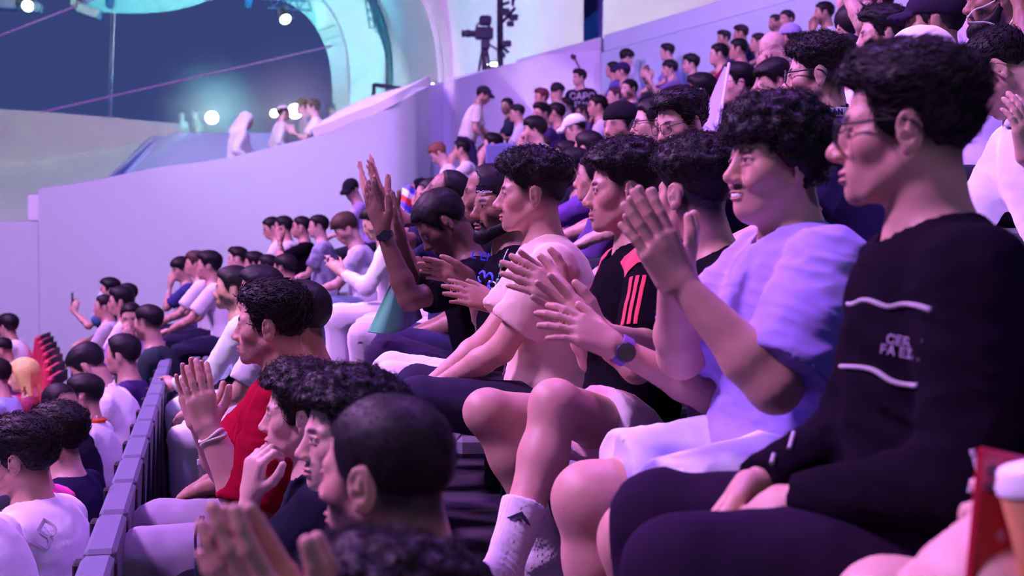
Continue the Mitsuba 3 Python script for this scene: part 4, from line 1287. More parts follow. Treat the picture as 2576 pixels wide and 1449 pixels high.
person('person in black holding both hands up to photograph', 757, 573, 58, 2, hair='short', skin='tan', arms=(arm(w=(0.27, 0.04, 0.05), d=(0.2, -0.2, 0.95), n=(-0.3, -0.9, 0), curl=0.6, hint=(0, 0.5, -1)), arm(w=(0.27, -0.04, 0.03), d=(0.2, 0.2, 0.95), n=(-0.3, 0.9, 0), curl=0.6, hint=(0, -0.5, -1))), lean=2, top_color=BLACK_T, leg_color=(0.07, 0.06, 0.16), depth=13.2)
person('person in white shirt with short dark hair at the row end by the side wall', 712, 572, 58, 12, hair='short', skin='tan', arms='lap', top_color=WHITE_T, depth=14.0)
person('person looking down at the very end of the row against the side wall', 683, 574, 56, -8, pitch=18, hair='short', skin='tan', arms='lap', top_color=WHITE_T, depth=14.9)
person('person in black cap and violet patterned shirt bending forward below the raised hands', 884, 478, 54, -45, pitch=30, hair='short', hat='baseball', hat_color=(0.02, 0.02, 0.03), skin='light', arms='lap', top_color=speckle((0.40, 0.30, 0.66), (0.70, 0.66, 0.84), 12), lean=18, depth=14.6)
person('person wrapped in a black head covering beside the raised hands', 1057, 477, 58, 8, hair='short', hat='hood', hat_color=(0.012, 0.012, 0.02), skin='tan', arms='lap', top_color=(0.014, 0.013, 0.022), leg_color=BLACK_T)

# the front row, nearest first
person('person with dark curls at the bottom edge, only the crown and clapping hands in view', 965, 1632, 520, 18, fine=1.3, hair='curly', hair_size=0.8, skin='olive', strands=1500, arms=(arm(px=(745, 1655, 1.40), d=(-0.55, -0.83, -0.1), n=(0.5, 0, 0.85), img=1, curl=0.12, spread=0.12, thumb=0.9), arm(px=(770, 1630, 1.50), d=(-0.55, -0.83, -0.05), n=(0.2, 0.0, -0.9), img=1, curl=0.12, thumb=0.9)), lean=10, top_color=(0.02, 0.018, 0.022), leg_color=BLACK_T)
person('person with close cropped dark hair and beard in a dark collared jacket seen from behind', 968, 1195, 418, 33, fine=1.1, hair='buzz', hair_size=1.4, fade=0.9, fade_lo=-0.075, skin='tan', beard=0.92, strands=2600, arms='lap', lean=8, top_color=(0.02, 0.016, 0.026), top_name='jacket', sleeve=1.9, neck_r=1.15, body=26, collar=1, girth=1.1)
person('person with bushy curls over the eyes, black vest over a floral shirt', 878, 1098, 288, -12, hair='curly', hair_size=1.25, skin='light', moustache=0.6, strands=1500, arms='lap', lean=8, top_color=floral, top_name='floral_shirt', sleeve=1.5, loose=0.03)
person('pale person with a black curly fringe raising a curled hand to the chin', 762, 1043, 236, 9, fine=1.1, hair='curly', hair_size=1.1, skin='light', strands=1200, depth=3.36, arms=(arm(px=(632, 1240, 3.24), d=(0.18, -0.97, -0.1), n=(0.75, -0.1, 0.65), img=1, curl=(1.15, 1.1, 1.05, 1.0), thumb=0.9, hint=(0.1, 0.3, -1)), 'lap'), lean=5, top_color=(0.016, 0.016, 0.03), leg_color=BLACK_T, extras=('bracelet_plain',))
person('person in red T-shirt with fade haircut clapping, pale cord bracelet on the wrist', 682, 818, 214, 14, depth=4.0, s=1.04, hair='side', hair_size=0.75, fade=0.9, fade_lo=-0.055, skin='tan', beard=0.55, strands=1500, girth=1.45, arm=1.2, shoulder=1.12, loose=0.032, sleeve=0.95, arms=(arm(px=(521, 1075, 3.72), d=(-0.22, -0.97, 0.0), n=(-0.45, 0.05, 0.9), img=1, curl=(0.12, 0.10, 0.12, 0.15), spread=0.16, thumb=1.3, hint=(0.4, 0.3, -1)), arm(px=(500, 1062, 3.94), d=(-0.22, -0.96, 0.05), n=(0.45, 0.0, -0.9), img=1, curl=0.15, spread=0.15, thumb=1.2, hint=(0.4, -0.3, -1))),
       lean=6, body=6, top_color=(0.27, 0.004, 0.024), top_name='t_shirt', leg_color=(0.30, 0.26, 0.36), leg=1.15, foot=0.40, extras=('bracelet', 'waist_cord', 'sleeve_tag'))
person('person behind the red T-shirt showing only a dark close cropped head', 748, 800, 186, 12, hair='short', skin='brown', arms='lap', lean=5, top_color=(0.035, 0.02, 0.045), leg_color=(0.04, 0.03, 0.06))
person('person with swept back dark hair half hidden behind the red T-shirt man', 652, 737, 128, 10, hair='side', skin='tan', fade=0.6, arms='lap', lean=6, top_color=WHITE_T, leg_color=WHITE_T)
person('bearded person in white robe leaning forward with hands together over his knees', 586, 727, 112, 6, hair='short', hair_size=1.3, skin='tan', beard=0.9, arms='clasp', lean=16, top_color=(0.62, 0.66, 0.74), top_name='robe', sleeve=1.9, robe=1, feet=None)
person('person with rounded grey fade haircut seen from behind further along the front row', 716, 678, 78, 38, hair='fade', hair_size=0.7, fade=0.85, skin='tan', arms='lap', top_color=NAVY)
person('person with dark hair partly hidden among the front row heads', 672, 672, 64, 16, hair='short', skin='tan', arms='lap', top_color=NAVY)
person('person with tousled dark hair beside the clear profile in the front row', 638, 664, 60, 10, hair='side', skin='tan', arms='lap', top_color=WHITE_T)
person('person in clear profile with brushed up hair further along the front row', 597, 652, 60, 6, hair='quiff', hair_size=0.8, skin='light', arms='lap', top_color=WHITE_T)
person('person in white shirt with full dark hair, hands resting on dark knees', 524, 670, 72, 6, hair='side', hair_size=1.2, skin='tan', arms='knees', lean=16, top_color=(0.80, 0.76, 0.84), leg_color=(0.03, 0.025, 0.06))
person('brown haired person in white shirt behind the full haired one', 492, 666, 66, 2, hair='side', hair_color=BROWN_HAIR, skin='tan', arms='knees', lean=16, top_color=WHITE_T, leg_color=(0.03, 0.025, 0.06))
person('boy with a bowl haircut in dark blue resting his chin on his hand', 455, 678, 60, -22, pitch=12, hair='fringe', hair_size=1.1, skin='tan', arms=('chin', 'lap'), lean=20, top_color=(0.05, 0.05, 0.20), leg_color=(0.025, 0.02, 0.04))

# the lower rows at the left
person('person in white embroidered overshirt with fade haircut at the left edge', 50, 1152, 204, 20, fine=1.15, hair='side', hair_size=0.9, fade=0.92, fade_lo=-0.06, skin='tan', strands=900, arms='lap', lean=6, top_color=(0.78, 0.75, 0.80), top_name='overshirt', sleeve=1.6, loose=0.04, girth=1.05, extras=('back_letters',), leg_color=WHITE_T, body=16)
person('person at the left border showing a white sleeve, nearest of the lower row', -130, 1190, 236, 15, fine=1.8, hair='short', skin='tan', arms='lap', lean=4, top_color=(0.80, 0.78, 0.82), sleeve=1.6, loose=0.04, girth=1.15)
person('person in bright pink top between the white overshirt and the black T-shirt', 62, 1140, 172, 10, fine=1.4, hair='short', skin='tan', arms='lap', lean=8, slouch=0.05, top_color=(0.85, 0.08, 0.36), loose=0.035)
person('person in black T-shirt with thick straight dark hair in front of the grey seats', 142, 1102, 162, 24, hair='side', hair_size=1.25, skin='light', arms='lap', lean=8, strands=800, top_color=(0.02, 0.016, 0.05), body=16)
person('boy with shaved head turning to look over the black haired one', 152, 1022, 124, -128, hair='buzz', hair_size=0.6, skin='olive', arms='lap', lean=6, top_color=(0.018, 0.014, 0.03), gaze=0.002)
person('person in white sports shirt with orange collar stripe and fade haircut', 211, 998, 112, 16, hair='fade', fade=0.85, skin='tan', arms='lap', lean=6, top_color=(0.76, 0.74, 0.78), collar=1, extras=('collar_stripe',))
person('person in plain white robe bowing his head, near the grey seats', 221, 922, 112, 18, pitch=38, hair='short', hair_size=1.3, skin='tan', arms='lap', lean=14, top_color=(0.84, 0.82, 0.84), top_name='robe', sleeve=1.9, robe=1, collar=1, loose=0.035)
person('person with short dark hair in dark purple T-shirt next to the bowing robe', 307, 893, 104, 24, hair='short', hair_size=1.2, skin='tan', arms='lap', top_color=(0.05, 0.03, 0.12))
person('person in dark green T-shirt with grey fade and pink lanyard round the neck', 373, 814, 94, 40, hair='fade', hair_size=0.8, fade=0.75, skin='tan', beard=0.7, arms='lap', top_color=(0.035, 0.05, 0.06), extras=('pink_lanyard',))
person('person facing the camera with a hand over the mouth beside the dark green T-shirt', 330, 802, 80, -80, pitch=8, hair='short', skin='tan', arms=('chin', 'lap'), top_color=(0.30, 0.18, 0.42), bpsi=-60)
person('person in profile with a white and violet shirt behind the hand over mouth', 303, 760, 74, 6, hair='side', skin='tan', arms='lap', top_color=speckle((0.80, 0.78, 0.82), (0.12, 0.05, 0.30), 5, 0.5), lean=10)
person('person with dark hair just behind the one wearing a face mask', 319, 742, 60, 12, hair='short', skin='tan', arms='lap', top_color=NAVY)
person('person in teal shirt and blue face mask holding up a phone', 275, 730, 58, 0, hair='side', hair_size=1.2, skin='tan', arms=(arm(w=(0.42, 0.03, -0.06), d=(0.1, -0.1, 1), n=(-0.5, -0.8, 0), curl=0.7, hint=(0.0, 0.2, -1)), 'lap'), lean=8, top_color=(0.06, 0.11, 0.24), leg_color=(0.05, 0.03, 0.20), extras=('face_mask',))
person('person in white trousers and pale shirt seated below the face mask', 262, 772, 62, 4, hair='short', skin='tan', arms='lap', lean=6, top_color=(0.55, 0.50, 0.60), leg_color=(0.82, 0.80, 0.82), depth=11.6)
person('person with tall dark hair in the left cluster, white shirt shoulder showing', 20, 822, 62, 50, hair='side', hair_size=1.1, skin='tan', arms='lap', top_color=WHITE_T, loose=0.04)
person('middle head of the three stacked at the left edge', 16, 852, 62, 40, pitch=16, hair='short', skin='tan', arms='lap', top_color=(0.06, 0.05, 0.14))
person('lowest head of the three stacked at the left edge, red collar', 6, 884, 66, 20, pitch=20, hair='fade', fade=0.7, skin='tan', arms='lap', top_color=(0.10, 0.06, 0.20))
person('blonde person with long hair in maroon top at the left edge', 58, 945, 84, 6, pitch=10, hair='long', hair_color=(0.62, 0.44, 0.20), skin='light', arms='lap', lean=10, top_color=(0.20, 0.03, 0.09), girth=0.9)
person('person in light blue beside the blonde one at the left border', -14, 945, 90, 10, hair='short', skin='light', arms='lap', lean=6, top_color=(0.40, 0.52, 0.80))

# the second row on the right and the rows above it
person('person seen mostly from behind with tall black curls, wristwatch on a clapping arm', 1748, 488, 250, 46, hair='curly_fade', hair_size=1.0, fade=0.9, fade_lo=-0.075, skin='tan', strands=1200, arms=(arm(px=(1540, 868, 2.96), d=(-0.9, -0.42, -0.1), n=(-0.3, 0.5, 0.8), img=1, curl=0.25, spread=0.25, thumb=1.0, hint=(-0.3, 0.3, -1)), arm(px=(1500, 835, 3.12), d=(-0.8, -0.55, 0.1), n=(0.3, 0.2, -0.9), img=1, curl=0.2, spread=0.3, hint=(-0.3, -0.3, -1))), lean=22, top_color=BLACK_T, body=14, foot=0.12, extras=('watch_green',))
person('bearded person with thin glasses bending forward, black jacket with white trim', 1714, 312, 166, -38, pitch=14, hair='quiff', hair_size=0.95, fade=0.5, skin='light', full_beard=0.006, beard=0.9, glasses='thin', smile=1, strands=1100, arms='lap', lean=22, top_color=(0.022, 0.018, 0.045), top_name='jacket', sleeve=1.9, collar=1, extras=('white_trim',))
person('round faced person with glasses behind the bearded one', 1645, 312, 128, -6, hair='short', hair_size=1.1, skin='light', cheek=0.008, girth=1.2, glasses='thick', arms='lap', top_color=(0.30, 0.24, 0.40))
person('person in black cap worn backwards with a thin moustache', 1562, 320, 122, -46, hair='short', hat='backward', hat_color=(0.020, 0.016, 0.022), skin='tan', moustache=0.7, beard=0.4, arms='lap', top_color=(0.05, 0.04, 0.06))
person('person with fade haircut, black framed glasses and a lettered dark collar', 2058, 192, 192, 4, hair='curly_fade', hair_size=0.7, fade=0.95, fade_lo=-0.075, skin='light', beard=0.8, glasses='thick', strands=1400, arms='lap', lean=6, top_color=(0.035, 0.025, 0.10), collar=1, extras=('collar_letters',), body=16)
person('person in white robe leaning forward with gold glasses and a moustache', 2512, 182, 216, 8, pitch=40, fine=1.2, hair='short', hair_size=0.6, fade=0.75, skin='light', moustache=0.9, beard=0.55, glasses='thin', gold=1, strands=900, smile=1, mouth=0.003, arms=(arm(px=(2585, 395, 3.5), d=(-0.2, -0.95, -0.1), n=(-0.5, 0, 0.8), img=1, curl=0.3), 'lap'), lean=24, top_color=(0.80, 0.80, 0.86), top_name='robe', sleeve=1.9, robe=1, collar=1, loose=0.035)
person('person with white head cloth hidden behind the black sweatshirt man', 2304, 158, 180, 10, fine=1.5, hair='short', hat='hood', hat_color=(0.84, 0.83, 0.84), skin='tan', arms='lap', lean=8, top_color=WHITE_T, top_name='robe', sleeve=1.9, robe=1)
person('person with dark cropped curls in a pale shirt behind the black framed glasses', 2118, 152, 126, 4, hair='afro', hair_size=1.3, skin='olive', arms='lap', top_color=(0.62, 0.62, 0.76))
person('person with parted dark hair looking down below the front row of glasses', 1948, 205, 102, -18, pitch=26, hair='side', hair_size=1.3, skin='light', arms='lap', top_color=(0.20, 0.16, 0.34))
person('boy with thick dark hair, thin glasses and a white collar', 1853, 212, 100, -16, hair='side', hair_size=1.2, skin='light', cheek=0.005, glasses='thin', arms='lap', top_color=(0.06, 0.05, 0.10), collar=1)
person('person with a curly crown showing just behind the bearded glasses man', 1762, 232, 84, 8, hair='curly', skin='tan', arms='lap', top_color=(0.08, 0.05, 0.14))
person('bald person with glasses looking down in the upper rows', 1944, 122, 86, -4, pitch=24, hair='none', skin='light', beard=0.35, glasses='thin', arms='chin', top_color=(0.30, 0.22, 0.52))
person('person in black baseball cap with a stubbled face at the upper right', 2348, 62, 172, 3, hair='short', hair_size=0.5, fade=0.6, hat='baseball', hat_color=(0.028, 0.018, 0.045), skin='olive', beard=0.6, arms='lap', lean=4, top_color=WHITE_T)
person('person with swept hair and wide eyes in profile at the upper right', 2222, 95, 152, -8, hair='quiff', hair_size=0.9, skin='light', strands=700, arms='lap', top_color=(0.45, 0.42, 0.60))
person('person with dark bob seen from behind raising a bare arm', 2143, 72, 116, 62, hair='fringe', hair_size=1.1, skin='light', arms=(arm(w=(0.20, 0.30, 0.36), d=(0.1, 0.5, 1), n=(1, 0, 0), curl=0.2), 'lap'), top_color=(0.30, 0.22, 0.50))
person('person with reddish hair cut off by the upper edge of the picture', 2196, 12, 110, -22, hair='side', hair_color=(0.10, 0.03, 0.03), skin='light', glasses='thin', arms=('lap', arm(w=(0.10, -0.42, 0.25), d=(-0.2, -0.8, 0.6), n=(1, 0, 0), curl=0.2)), top_color=(0.30, 0.20, 0.40))
person('bearded person in lavender shirt with white earphone wire, arm raised at the top right', 2512, 0, 182, -4, hair='short', skin='brown', full_beard=0.008, beard=0.9, arms=(arm(px=(2570, 20, 4.25), d=(0.0, -1, 0), n=(-1, 0, 0.3), img=1, curl=0.6, hint=(0.2, 0.6, -1)), 'lap'), top_color=(0.46, 0.42, 0.78), lean=-4, extras=('earphones',))
person('person in lavender sweatshirt standing behind the black baseball cap', 2432, -40, 150, 14, hair='short', skin='tan', arms='lap', top_color=(0.44, 0.38, 0.74), loose=0.04)

# the crowd in the middle distance
person('person in white baseball cap with yellow lit face looking down', 1446, 325, 70, 10, pitch=18, hair='short', hair_size=0.5, hat='baseball', hat_color=(0.84, 0.84, 0.82), skin='light', arms='clap', top_color=WHITE_T)
person('person in white hooded top with dark fringe in profile', 1343, 328, 70, 0, hair='fringe', skin='light', beard=0.4, arms='chin', lean=12, top_color=(0.82, 0.81, 0.84), loose=0.035, sleeve=1.9)
person('person with brown tousled hair seen from behind below the white hooded top', 1356, 376, 60, 40, hair='curly', hair_color=BROWN_HAIR, skin='light', arms='lap', top_color=(0.20, 0.14, 0.28))
person('bearded person with dark hair peering over the beige T-shirt', 1424, 396, 84, 0, hair='short', skin='tan', beard=0.9, arms='clap', top_color=(0.02, 0.02, 0.04))
person('person with short dark hair seen from behind just left of the football shirt', 1478, 378, 96, 34, hair='short', hair_size=1.1, skin='tan', fade=0.5, arms='lap', top_color=(0.03, 0.02, 0.05))
person('person with clear glasses and dark wristwatch clapping in purple jacket', 1446, 424, 104, -24, hair='short', skin='light', full_beard=0.004, beard=0.8, glasses='thin', arms='clap_high', top_color=(0.14, 0.06, 0.32), sleeve=1.9, extras=('watch_far',))
person('person with hands clapping beside the nose of the football shirt man', 1500, 448, 128, 6, hair='short', skin='tan', arms='clap', top_color=(0.12, 0.06, 0.26), lean=8)
person('person in big dark T-shirt with beard in the middle of the crowd', 1362, 288, 58, -34, hair='quiff', hair_size=0.8, skin='tan', beard=0.6, arms='lap', lean=12, girth=1.2, top_color=(0.07, 0.04, 0.16))
person('person with profile hair and white shirt holding a hand near the chin', 1238, 366, 58, 4, hair='side', hair_size=1.1, skin='light', arms='chin', lean=12, top_color=(0.62, 0.48, 0.50))
person('person in white shirt with dark hair resting his chin, next to the fair haired one', 1160, 377, 52, 10, hair='short', hair_size=1.2, skin='tan', arms='chin', lean=14, top_color=(0.84, 0.82, 0.88), sleeve=1.9)
person('fair reddish haired person in white shirt looking down against the purple wall', 1103, 387, 52, -2, pitch=36, hair='side', hair_color=(0.24, 0.09, 0.06), skin='light', arms='lap', lean=14, top_color=(0.78, 0.80, 0.92), sleeve=1.9)
person('standing person in black cap and cream T-shirt leaning over at the purple wall', 1216, 240, 44, 184, pitch=22, hair='short', hat='baseball', hat_color=(0.025, 0.03, 0.04), skin='tan', beard=0.8, legs='stand', lean=20, bpsi=178, arms=(arm(w=(0.30, 0.10, -0.42), d=(0.9, 0, -0.2), n=(0, 0, 1), curl=0.3), arm(w=(0.12, -0.16, -0.5), d=(0.5, 0, -0.8), n=(0, 1, 0), curl=0.3)), top_color=(0.80, 0.74, 0.70), leg_color=(0.03, 0.02, 0.06))
person('bearded person in black shirt seated by the purple wall', 1275, 268, 43, -50, hair='short', skin='tan', beard=0.85, arms='lap', lean=12, top_color=(0.03, 0.03, 0.06))
person('person with short fade in a pale collared shirt beside the black shirt', 1300, 286, 46, -6, hair='fade', fade=0.5, skin='tan', arms='lap', lean=12, top_color=(0.62, 0.60, 0.80), collar=1)
person('person with reddish curls under the purple wall', 1361, 246, 46, -30, hair='curly', hair_size=0.7, hair_color=(0.12, 0.02, 0.03), skin='tan', arms='lap', top_color=(0.30, 0.20, 0.46))
person('person turning right with head bowed in white T-shirt under the purple wall', 1402, 232, 46, 150, pitch=26, hair='short', hair_size=1.2, skin='tan', arms='lap', top_color=(0.66, 0.62, 0.80))
person('standing person with curly hair in black T-shirt with white lettering', 1457, 196, 42, -28, hair='curly', hair_size=0.8, skin='light', legs='stand', lean=2, arms='down', top_color=(0.018, 0.016, 0.03), extras=('chest_letters',), bpsi=-60)
person('person with flat dark hair below the black lettered T-shirt', 1423, 267, 44, 24, hair='fade', fade=0.6, skin='tan', arms='lap', top_color=(0.24, 0.10, 0.30))
person('person with a reddish lit face in front of the lettered T-shirt', 1464, 283, 42, -12, hair='short', skin='olive', arms='lap', top_color=(0.26, 0.12, 0.34))
person('smiling person with dark hair in pale shirt beside the white cap', 1502, 268, 58, -10, hair='short', hair_size=1.2, skin='tan', smile=1, arms='lap', top_color=(0.56, 0.54, 0.76))
person('person in dark shirt leaning past the white baseball cap', 1398, 286, 56, 20, hair='short', skin='tan', arms='lap', lean=24, top_color=(0.05, 0.03, 0.12), depth=14.6)
person('bearded person with black headband between cap wearers', 1582, 226, 56, -40, hair='short', hat='durag', hat_color=(0.02, 0.016, 0.03), skin='light', beard=0.85, arms='lap', top_color=(0.06, 0.06, 0.10))
person('person with reddish dark hair below the black headband', 1546, 242, 48, -20, hair='short', hair_color=(0.06, 0.015, 0.03), skin='light', arms='lap', top_color=(0.16, 0.08, 0.30))
person('person in dark cap and blue shirt near the wall seam', 1564, 182, 48, 4, hair='short', hat='baseball', hat_color=(0.03, 0.02, 0.07), skin='tan', arms='lap', top_color=(0.14, 0.14, 0.50))
person('person with short hair behind the dark cap near the wall seam', 1541, 176, 42, 2, hair='short', skin='tan', arms='lap', top_color=(0.12, 0.12, 0.44))
person('person in white T-shirt turned away with long black hair under the wall', 1577, 146, 42, 160, pitch=16, hair='fringe', hair_size=1.2, skin='light', arms='lap', lean=10, top_color=(0.68, 0.66, 0.84))
person('person with fluffy hair in blue T-shirt standing out against the wall', 1678, 132, 42, 4, hair='quiff', skin='light', arms='lap', top_color=(0.28, 0.26, 0.66))
person('person with dark fringe raising a phone with both arms', 1684, 174, 46, -18, hair='fringe', skin='light', arms=(arm(w=(0.34, 0.10, 0.02), d=(0.1, -0.2, 1), n=(-0.4, -0.9, 0), curl=0.5, hint=(0, 0.5, -1)), arm(w=(0.40, 0.02, 0.06), d=(0.1, 0.2, 1), n=(-0.4, 0.9, 0), curl=0.5, hint=(0, -0.5, -1))), top_color=(0.20, 0.14, 0.38))
person('person with a mop of dark hair right of the raised phone', 1737, 162, 48, -12, hair='curly', hair_size=0.9, skin='light', arms='lap', top_color=(0.10, 0.08, 0.20))
person('person with curly hair half hidden below the back wall, left of the tall dark hair', 1820, 98, 42, -30, hair='curly', hair_size=0.7, skin='olive', arms='lap', top_color=(0.14, 0.10, 0.26))
person('person with dark brushed hair and dark T-shirt against the back wall', 1863, 86, 45, 6, hair='quiff', hair_size=0.8, skin='olive', arms='lap', top_color=(0.03, 0.03, 0.09))
person('person in maroon top in profile below the back wall', 1808, 138, 58, -2, hair='short', skin='light', arms='lap', top_color=(0.20, 0.01, 0.06), lean=14)
person('person with dark cropped hair next to the maroon top', 1856, 125, 56, 2, hair='short', hair_size=1.2, skin='tan', arms='lap', top_color=(0.16, 0.10, 0.30))
person('person half hidden to the left of the bald head', 1907, 108, 50, -8, hair='short', skin='tan', arms='lap', top_color=(0.20, 0.16, 0.36))
person('person with beard at the top row left of his companion', 1950, 58, 44, -30, hair='short', skin='olive', beard=0.7, arms='lap', top_color=(0.04, 0.03, 0.10))
person('person at the top row facing the stage with dark jacket', 1979, 50, 50, -42, hair='short', skin='tan', arms='lap', top_color=(0.03, 0.03, 0.10))
person('person in top row with a hand at his chin and a pale vest', 2072, 34, 60, -6, hair='short', skin='olive', beard=0.5, arms='chin', top_color=(0.50, 0.56, 0.60), lean=10)
person('person with dark hair at the upper edge right of the pale vest', 2136, 16, 60, 10, hair='short', hair_size=1.3, skin='tan', arms='lap', top_color=(0.10, 0.08, 0.20))
person('person in lavender cap beside the bald head', 1986, 98, 72, 40, hair='short', hat='baseball', hat_color=(0.34, 0.30, 0.66), skin='tan', arms='lap', top_color=(0.30, 0.30, 0.40))
person('person cut off by the right edge holding a red phone over bare knees', 3200, 150, 560, -6, fine=2.0, hair='short', skin='light', girth=1.1, arms=(arm(px=(2655, 1545, 1.38), hint=(-0.2, 0.9, -0.6), d=(-0.50, -0.82, 0.15), n=(-0.2, 0.3, 0.9), img=1, curl=(0.5, 0.9, 0.95, 1.0), thumb=0.6), 'lap'), lean=4, top_color=(0.40, 0.36, 0.70), shorts=0.5, bare=1, leg_color=(0.36, 0.33, 0.72), feet={1: dict(knee=(2140, 1432, 1.40), px=(2230, 2100, 1.45)), -1: dict(knee=(2290, 1540, 1.72), px=(2350, 2100, 1.75))})

# staff on the platform behind the side wall
person('standing person in white robe and white head cloth pointing, on the platform', 621, 303, 42, 172, pitch=24, hair='none', hat='hood', hat_color=(0.86, 0.86, 0.84), skin='tan', beard=0.7, legs='stand', robe=1, lean=8, bpsi=176, arms=(arm(w=(0.34, 0.06, -0.44), d=(1, 0, -0.1), n=(0, -1, 0), curl=(0.1, 0.9, 0.9, 0.9)), 'down'), top_color=(0.86, 0.86, 0.84), top_name='robe', sleeve=1.9, loose=0.05, depth=20.6)
person('standing person in white between the robe and the flood lamp', 714, 284, 40, 160, hair='short', hat='skullcap', hat_color=(0.8, 0.8, 0.78), skin='light', legs='stand', robe=1, lean=4, bpsi=170, arms='down', top_color=(0.84, 0.84, 0.82), top_name='robe', sleeve=1.9, depth=21.6)
person('standing person in white T-shirt with dark hair facing the flood lamp', 786, 272, 42, 2, hair='side', hair_color=(0.05, 0.04, 0.03), skin='light', legs='stand', lean=6, arms='clap', top_color=(0.84, 0.84, 0.84), depth=20.0)
person('standing person behind the white T-shirt, only hair and brow in view', 762, 270, 40, 8, hair='side', hair_color=(0.06, 0.05, 0.03), skin='light', legs='stand', arms='down', top_color=(0.30, 0.30, 0.30), depth=21.2)
person('distant person in white left of the smaller flood lamp', 456, 290, 23, -150, hair='buzz', skin='light', legs='stand', arms='down', top_color=(0.84, 0.82, 0.84), leg_color=GREY)
person('distant person in grey next to the smaller flood lamp', 491, 287, 23, -150, hair='buzz', skin='light', legs='stand', arms='down', top_color=(0.22, 0.24, 0.18), leg_color=GREY)
for i, (x, y, h) in enumerate([(834, 276, 28), (880, 283, 21), (911, 275, 20)]):
    person(('dark silhouetted person nearest the flood lamp', 'dark silhouetted person between two others above the wall sill', 'dark silhouetted person beside the black barrier')[i], x, y, h, 170, hair='short', skin='dark', legs='stand', arms='down', top_color=(0.03, 0.03, 0.05))
# ---------------------------------------------------------------- what single people wear
EXTRA = {}


def extra(fn):
    EXTRA[fn.__name__] = fn
    return fn


def resolve_extras():
    for o in PEOPLE:
        o['extras'] = [EXTRA[k] for k in o.get('extras', ())]


def onto(P, pts, lift=0.0015, start=None):
    """Lays points of the picture frame (x, y) on the person's top."""
    q = np.array([at(x, y, 1.0) - CAM for x, y in pts])
    q /= np.linalg.norm(q, axis=1, keepdims=True)
    out = []
    s0 = (P.depth - 0.75) if start is None else start
    for r in q:
        hit, ok = march(P.top, (CAM + r * s0)[None], r, 2.0)
        out.append(hit[0] + r * (P.top.noise(hit)[0] - lift))
    return np.array(out)


def lay_text(P, text, px, py, height, tilt=0.0, skew=0.0, lift=0.003, depth=0.0015, start=None, bold=False):
    m = meshkit.text_mesh(text, height, depth, bold)
    v, f = np.array(m.vertices), np.array(m.faces)
    v[:, 0] -= v[:, 0].max() / 2
    c, s = math.cos(math.radians(tilt)), math.sin(math.radians(tilt))
    r = unit(at(px, py, 1.0) - CAM)
    x, y = C_R * c - C_U * s, C_U * c + C_R * s
    base = onto(P, [(px, py)], 0.0, start)[0]
    p = base + v[:, :1] * x + (v[:, 1:2] + skew * v[:, :1]) * y - r * 0.12
    hit, ok = march(P.top, p, r, 0.5)
    t = np.clip((hit - p) @ r, 0.06, 0.2)
    return p + r[None] * (t + P.top.noise(hit) - lift - v[:, 2])[:, None], f


def on_arm(P, sd, t, r, tube, n=28, wob=0.0):
    """A ring round the forearm, t of the way from elbow to wrist."""
    E, Wr = P.E[sd], P.W[sd]
    ax = unit(Wr - E)
    c = E + (Wr - E) * t
    u = unit(np.cross(ax, [0.3, 0.2, 1]))
    w = np.cross(ax, u)
    a = np.linspace(0, 2 * np.pi, n, endpoint=False)
    path = c + r * (np.cos(a)[:, None] * u + np.sin(a)[:, None] * w) + ax * (wob * np.sin(a * 2))[:, None]
    return tube_mesh(path, tube, 6, True)


def band(P, sd, t, r, width, thick):
    E, Wr = P.E[sd], P.W[sd]
    ax = unit(Wr - E)
    c = E + (Wr - E) * t
    u = unit(np.cross(ax, [0.3, 0.2, 1]))
    w = np.cross(ax, u)
    a = np.linspace(0, 2 * np.pi, 28, endpoint=False)
    ring = lambda rr, o: c + ax * o + rr * (np.cos(a)[:, None] * u + np.sin(a)[:, None] * w)
    h = width / 2
    return loft([ring(r, -h), ring(r + thick, -h * 0.8), ring(r + thick, h * 0.8), ring(r, h)], True)


def watch_on(P, sd, t=0.94, r=0.029, face=None, color=(0.02, 0.02, 0.03), dial=(0.02, 0.03, 0.03), size=0.019):
    out = [('wrist_watch', *band(P, sd, t, r, 0.022, 0.003), np.repeat([color], 28 * 4, 0), 'shiny', None)]
    E, Wr = P.E[sd], P.W[sd]
    ax = unit(Wr - E)
    d = unit(CAM - Wr) if face is None else unit(face)
    d = unit(d - ax * (d @ ax))
    c = E + (Wr - E) * t + d * (r + 0.004)
    u, w = ax, np.cross(d, ax)
    a = np.linspace(0, 2 * np.pi, 24, endpoint=False)
    ring = lambda rr, o: c + d * o + rr * (np.cos(a)[:, None] * u + np.sin(a)[:, None] * w)
    v, f = loft([ring(size, -0.005), ring(size, 0.003), ring(size * 0.86, 0.0045), ring(size * 0.84, 0.003), ring(0.0002, 0.003)], True)
    col = np.repeat([color] * 3 + [dial] * 2, 24, 0)
    out.append(('wrist_watch__dial', v, f, col, 'shiny', None))
    return out


